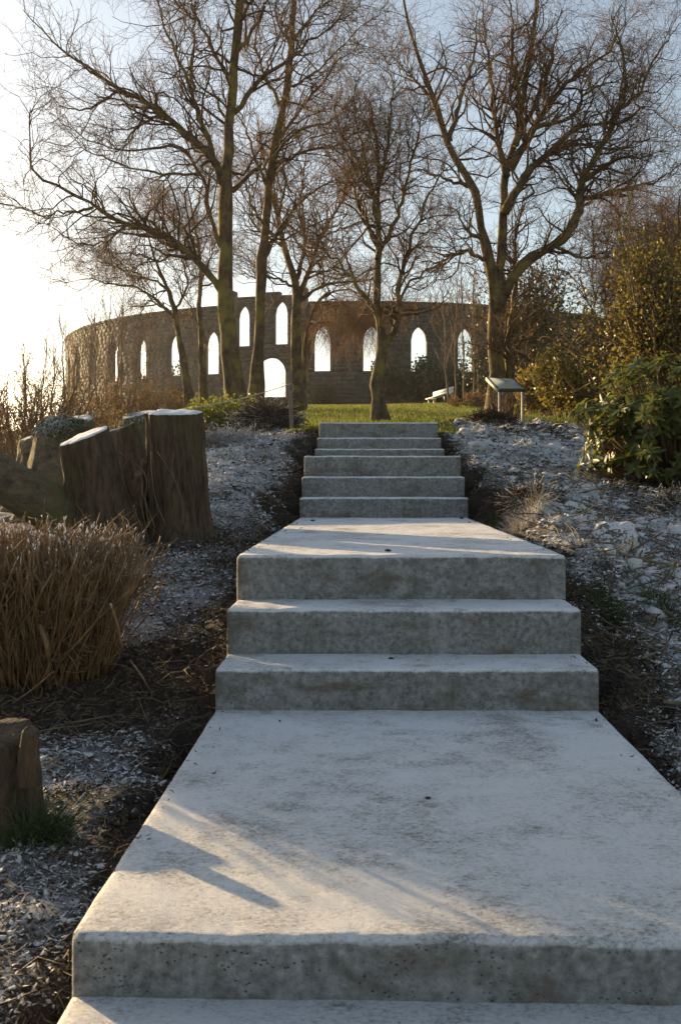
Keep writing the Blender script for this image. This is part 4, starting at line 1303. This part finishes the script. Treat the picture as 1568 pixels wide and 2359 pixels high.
# sloping panel: near edge low, far edge high and offset to the left
pA, pB = P(1147, 897, DB - .06), P(1210, 897, DB - .06)
dx, dy, dz = -.20, .46, .0
pD, pC = P(1120, 869, DB + .55), P(1182, 872, DB + .55)
def prism(quad, lo, hi):
    quad = np.array(quad); nrm = norm(np.cross(quad[1] - quad[0], quad[3] - quad[0]))
    return np.vstack([quad + nrm * lo, quad + nrm * hi])
Q = np.array([pA, pB, pC, pD])
g = Geo(); g.add(prism(Q, -.05, 0), HEX); link("frame", g.mesh("frame"), M_DARKMETAL, board)
ctr = Q.mean(0); Qi = ctr + (Q - ctr) * .86
g = Geo(); g.add(prism(Qi, .002, .010), HEX); link("panel", g.mesh("panel"), M_PANEL, board)
e0, e1 = Q[3], Q[0]
g = Geo(); nrm = norm(np.cross(Q[1] - Q[0], Q[3] - Q[0])); sx = norm(Q[0] - Q[1]) * .02
g.add(np.array([e1 + nrm * .004, e1 + sx + nrm * .004, e0 + sx + nrm * .004, e0 + nrm * .004, e1 - nrm * .06, e1 + sx - nrm * .06, e0 + sx - nrm * .06, e0 - nrm * .06]), HEX[:, ::-1])
link("side_rail", g.mesh("side_rail"), M_STEEL, board)

# white bench
BD = 57.0
bc = P(1016, 930, BD); bc[2] = h1(bc[0], bc[1])
bench = empty("park_bench", bc, "white slatted park bench seen at an angle on the lawn below the tower", "bench", rz=0)
BM = Matrix.Translation(Vector(bc)) @ Matrix.Rotation(R(-50), 4, 'Z') @ Matrix.Rotation(R(-8), 4, 'Y')
def bx(name, lo, hi, m, M2=None):
    g = Geo(); g.box(lo, hi, BM if M2 is None else BM @ M2); return link(name, g.mesh(name), m, bench)
for k in range(3):
    bx("seat_slat", (-.85, -.42 + k * .15, .42), (.85, -.29 + k * .15, .46), M_WHITE)
for k in range(2):
    bx("back_slat", (-.85, .10, .55 + k * .2), (.85, .135, .72 + k * .2), M_WHITE, Matrix.Rotation(R(-10), 4, 'X'))
for sx in (-.65, .65):
    bx("leg", (sx - .03, -.38, -.05), (sx + .03, -.31, .415), M_DARKMETAL)
    bx("leg", (sx - .03, .03, -.05), (sx + .03, .09, .415), M_DARKMETAL)
    bx("back_support", (sx - .03, .14, .30), (sx + .03, .18, .95), M_DARKMETAL, Matrix.Rotation(R(-10), 4, 'X'))
    bx("arm_bearer", (sx - .03, -.40, .375), (sx + .03, .16, .412), M_DARKMETAL)

# ------------------------------------------------------------------ litter on the ground
def scatter(n, fn):
    """rejection sampling with density falling with distance"""
    out = []
    tot = 0
    while tot < n:
        y = 1.2 + 16.5 * rng.random(n) ** 1.7
        x = (rng.random(n) * 1.5 - .62) * (y * .42 + .8)
        ok = fn(x, y)
        out.append(np.stack([x[ok], y[ok]], -1)); tot += ok.sum()
    return np.vstack(out)[:n]
def off_stairs(x, y):
    return ((x < W0 - .02) | (x > W1 + .02) | (y > 12.1)) & ~is_lawn(x, y) & (x > -4) & (x < 5.5)
LIT = {"leaf_litter": "frosted crumbs of brown leaf litter strewn over both banks", "dead_grass": "frosted dead grass and straw lying over both banks", "step_litter": "few dark leaf scraps blown onto the edges of the concrete treads", "soil_clods": "lumpy frosted clods of soil and moss over both banks", "dead_stalks": "brown broken stalks strewn thickly over the right bank", "bark_chips": "dark bark chips and crumbs of soil on both banks"}
def litter(name, n, l0, l1, r, m, flat=.25, S=2, wig=.3, fn=off_stairs):
    p = scatter(n, fn)
    st = np.stack([p[:, 0], p[:, 1], H(p[:, 0], p[:, 1]) + .004], -1)
    a = rng.uniform(0, 2 * np.pi, n)
    d = np.stack([np.cos(a), np.sin(a), rng.normal(flat * .5, flat, n)], -1)
    ln = rng.uniform(l0, l1, n) * (.7 + p[:, 1] * .08)
    p1, r1 = grow(st, d, ln, r * rng.uniform(.5, 1.4, n) * (.7 + p[:, 1] * .07), S, wig, -.05, .6)
    gz = H(p1[:, :, 0].ravel(), p1[:, :, 1].ravel()).reshape(p1.shape[:2]) + .002
    p1[:, :, 2] = np.maximum(p1[:, :, 2], gz)
    v, q, c = tubes(p1, r1, 3, False)
    return tag(link(name, add_shelter(np_mesh(name, v, q)), m), LIT[name], "litter", kind="stuff")
def flakes(name, n, l0, l1, m, pts=None, zf=None):
    """curled leaf scraps: two bent quads each"""
    p = scatter(n, off_stairs) if pts is None else pts
    zf = zf or H
    sc_ = .34 + p[:, 1] * .125
    l = (rng.uniform(l0, l1, n) * sc_)[:, None]; w = l * rng.uniform(.07, .26, (n, 1))
    a = rng.uniform(0, 2 * np.pi, n)
    t = norm(np.stack([np.cos(a), np.sin(a), rng.normal(.1, .35, n)], -1))
    sd_ = norm(np.cross(t, np.array([0, 0, 1.0]) + rng.normal(0, .5, (n, 3)))); nn = np.cross(sd_, t)
    c0 = np.stack([p[:, 0], p[:, 1], zf(p[:, 0], p[:, 1])], -1) + np.array([0, 0, 1.0]) * l * rng.uniform(.1, .5, (n, 1))
    curl = nn * l * rng.uniform(-.35, .35, (n, 1))
    pts = [c0 - t * l * .5 - sd_ * w * .6 + curl, c0 - t * l * .5 + sd_ * w * .4 + curl, c0 - sd_ * w, c0 + sd_ * w, c0 + t * l * .5 - sd_ * w * .3 + curl, c0 + t * l * .5 + sd_ * w * .5 + curl]
    v = np.stack(pts, 1).reshape(-1, 3); o = np.arange(n)[:, None] * 6
    f = np.concatenate([o + [[0, 1, 3, 2]], o + [[2, 3, 5, 4]]])
    return tag(link(name, add_shelter(np_mesh(name, v, f)), m), LIT[name], "litter", kind="stuff")
flakes("leaf_litter", 75000, .012, .040, M_LIT_B)
litter("dead_grass", 9000, .03, .13, .0016, M_STRAW, .2, 2, .4)
litter("dead_stalks", 2600, .06, .20, .0042, M_STICK, .25, 3, .22, lambda x, y: off_stairs(x, y) & (x > 1.1) & (y < 9.5) & (y > 2.5))
n = 220
sy = rng.uniform(2.0, 11.5, n); se = np.minimum(rng.exponential(.035, n) + .004, .5)
spx = np.where(rng.random(n) < .55, W0 + se, W1 - se)
keep = np.min(np.abs(sy[:, None] - np.array([d for d, h in STEPS])[None]), 1) > .05
flakes("step_litter", keep.sum(), .010, .028, M_LIT_D, np.stack([spx, sy], -1)[keep], lambda x, y: stair_top(y) + .002)
# clods: jittered icosahedra half sunk in the ground
ph = (1 + 5 ** .5) / 2
IV = norm(np.array([(-1,ph,0),(1,ph,0),(-1,-ph,0),(1,-ph,0),(0,-1,ph),(0,1,ph),(0,-1,-ph),(0,1,-ph),(ph,0,-1),(ph,0,1),(-ph,0,-1),(-ph,0,1)], float))
IF = np.array([(0,11,5),(0,5,1),(0,1,7),(0,7,10),(0,10,11),(1,5,9),(5,11,4),(11,10,2),(10,7,6),(7,1,8),(3,9,4),(3,4,2),(3,2,6),(3,6,8),(3,8,9),(4,9,5),(2,4,11),(6,2,10),(8,6,7),(9,8,1)])
n = 10500
p = scatter(n, lambda x, y: off_stairs(x, y) & ((x > .9) | (rng.random(len(x)) < .55)))
size = rng.lognormal(-4.35, .45, n) * (.55 + p[:, 1] * .09) * np.where(p[:, 0] > 1.2, 1.2, np.where(p[:, 0] > .8, .7, .75))
v = IV[None] * (1 + rng.normal(0, .28, (n, 12, 1))) * size[:, None, None] * rng.uniform(.7, 1.5, (n, 1, 3)) * np.array([1, 1, .75])
v = v + np.stack([p[:, 0], p[:, 1], H(p[:, 0], p[:, 1]) + size * .1], -1)[:, None]
f = (np.arange(n)[:, None, None] * 12 + IF[None]).reshape(-1, 3)
tag(link("soil_clods", add_shelter(np_mesh("soil_clods", v.reshape(-1, 3), f)), M_CLOD, smooth=True), LIT["soil_clods"], "soil", kind="stuff")
flakes("bark_chips", 23000, .012, .035, M_LIT_D)

# lawn grass blades
n = 85000
y = 12.15 + 50 * rng.random(n) ** 2.3; x = (rng.random(n) * 1.3 - .62) * (y * .5)
ok = is_lawn(x, y); x, y = x[ok], y[ok]; n = len(x)
z = H(x, y) + .008
hgt = rng.uniform(.03, .075, n) * (1 + (y - 12) * .02); w = hgt * .13 * (1 + (y - 12) * .02); a = rng.uniform(0, 2 * np.pi, n)
lean = rng.normal(0, .5, (n, 2)) * hgt[:, None]
b1 = np.stack([x - np.cos(a) * w, y - np.sin(a) * w, z], -1); b2 = np.stack([x + np.cos(a) * w, y + np.sin(a) * w, z], -1)
tp = np.stack([x + lean[:, 0], y + lean[:, 1], z + hgt], -1)
v = np.stack([b1, b2, tp], 1).reshape(-1, 3); f = np.arange(3 * n).reshape(-1, 3)
tag(link("grass", np_mesh("grass", v, f), M_GRASS), "sunlit short grass growing on the lawn around the trees", "grass", kind="stuff")

# sticks on the banks
SHARED = {}
def stick_mesh(k):
    if k in SHARED: return SHARED[k]
    n = 9
    t = np.linspace(-.5, .5, n)
    p = np.stack([t, .05 * np.sin(t * 5 + k) + np.cumsum(rng.normal(0, .012, n)), .03 * np.cos(t * 4 + k)], -1)
    v, q, c = tubes(p[None], (np.linspace(.045, .026, n) * (1 + .12 * rng.normal(0, 1, n)))[None], 7)
    me = np_mesh("stick", v, [q, c]); me.materials.append(M_STICK); SHARED[k] = me
    return me
def stick(px, d, ln, ang, tilt, k, thick=1.0, label=None, group=None, dz=.02):
    x, y = at(px, d)
    o = bpy.data.objects.new("cut_stick", stick_mesh(k)); COL.objects.link(o)
    o.location = (x, y, h1(x, y) + dz + abs(math.sin(tilt)) * ln * .4)
    o.rotation_euler = (0, -tilt, ang); o.scale = (ln, ln * thick, ln * thick)
    tag(o, label or "frosted cut stick lying on the rubble of the right bank", "stick", group or ("loose sticks on the right bank" if label is None else None))
for k in range(110):
    d = 3.2 + 7.5 * rng.random() ** 1.3
    lo = 1.22 / d * F + XV
    stick(lo + rng.random() * max(60, 1640 - lo), d, rng.uniform(.10, .34), rng.uniform(0, math.pi), rng.normal(0, .15), k % 7, rng.uniform(.35, .8))
for px, d, ln in ((1445, 5.4, .14), (1470, 5.6, .12), (1425, 5.9, .13), (1500, 5.3, .12), (1388, 6.3, .13), (1404, 6.1, .11), (1538, 5.0, .14), (1350, 6.6, .12)):
    stick(px, d, ln, rng.uniform(-.6, .6), R(70) + rng.normal(0, .2), int(px) % 7, 1.5, "short cut stub sticking up out of the right bank", "upright cut stubs on the right bank", .02)
for k in range(14):
    d = 2.4 + 5.5 * rng.random()
    hi = XV - .70 / d * F
    stick(max(-40, hi - rng.random() * 300), d, rng.uniform(.06, .2), rng.uniform(0, math.pi), rng.normal(0, .1), k % 7, rng.uniform(.3, .7), "thin frosted twig lying on the left ground by the steps", "loose twigs on the left bank")

# stones
def stone(label, px, d, size, seed, squash=(1, .8, .7), m=None, dz=.25):
    import bmesh
    x, y = at(px, d)
    bm = bmesh.new(); bmesh.ops.create_icosphere(bm, subdivisions=3, radius=1)
    for v in bm.verts:
        q = v.co.normalized()
        f = 1 + .35 * mnoise.noise(q * 1.6 + Vector((seed, seed * .7, 0))) + .12 * mnoise.noise(q * 4 + Vector((seed, 0, 2)))
        v.co = Vector((q.x * squash[0], q.y * squash[1], q.z * squash[2])) * f * size
        v.co += Vector((x, y, h1(x, y) + size * dz))
    me = bpy.data.meshes.new("stone"); bm.to_mesh(me); bm.free()
    tag(link("stone", me, m or M_STONEG), label, "stone")
stone("largest pointed frosted stone on the right bank", 1415, 5.9, .11, 2.0, (1.2, .8, .9))
stone("small brown stone just left below the pointed stone", 1390, 5.6, .045, 5.0)
stone("small reddish stone on the crest below the information board", 1195, 13.2, .07, 14.0, (1.3, 1, .6), M_LIT_D)
stone("pale flat stone at the left edge of the lower landing", 412, 3.15, .045, 17.0, (1.4, 1, .5))
stone("lumpy frosted stone beside the lower landing's left edge", 372, 2.85, .035, 21.0, (1.2, 1.4, .7))
stone("pale stone at the lower left corner under the front step", 135, 1.72, .04, 25.0, (1.0, 1.4, .6))

def pebble(label, x, y, z, size, seed):
    import bmesh
    bm = bmesh.new(); bmesh.ops.create_icosphere(bm, subdivisions=2, radius=1)
    for v in bm.verts:
        q = v.co.normalized(); f = 1 + .35 * mnoise.noise(q * 1.8 + Vector((seed, 0, 0)))
        v.co = Vector((q.x * 1.3, q.y, q.z * .6)) * f * size + Vector((x, y, z + E + size * .35))
    me = bpy.data.meshes.new("pebble"); bm.to_mesh(me); bm.free()
    tag(link("pebble", me, M_LIT_D), label, "pebble")
pebble("dark pebble near the front edge of the middle landing", (893 - XV) / F * 4.4, 4.40, -.325, .011, 1.0)
pebble("tiny dark chip at the back left of the middle landing", (720 - XV) / F * 7.5, 7.5, -.325, .014, 2.0)
pebble("tiny dark chip at the back right of the middle landing", (1062 - XV) / F * 8.0, 8.0, -.325, .014, 3.0)
pebble("small dark chip on the tread of the first step above the lower landing", (900 - XV) / F * 3.8, 3.78, -.693, .008, 4.0)
pebble("tiny dark speck in the middle of the lower landing", (985 - XV) / F * 2.6, 2.6, -.845, .006, 5.0)

# ------------------------------------------------------------------ frosty morning haze
hm = bpy.data.materials.new("pale_haze"); hm.use_nodes = True
hn = hm.node_tree; hn.nodes.clear()
pv = hn.nodes.new("ShaderNodeVolumePrincipled"); ho = hn.nodes.new("ShaderNodeOutputMaterial")
pv.inputs["Color"].default_value = (.95, .93, .90, 1)
pv.inputs["Density"].default_value = .0003
pv.inputs["Anisotropy"].default_value = .7
hn.links.new(pv.outputs[0], ho.inputs["Volume"])
g = Geo(); g.box((-1700, -700, -140), (1700, 2700, 30))
tag(link("haze", g.mesh("haze"), hm), "thin pale morning haze around the whole hill", "haze", kind="stuff")
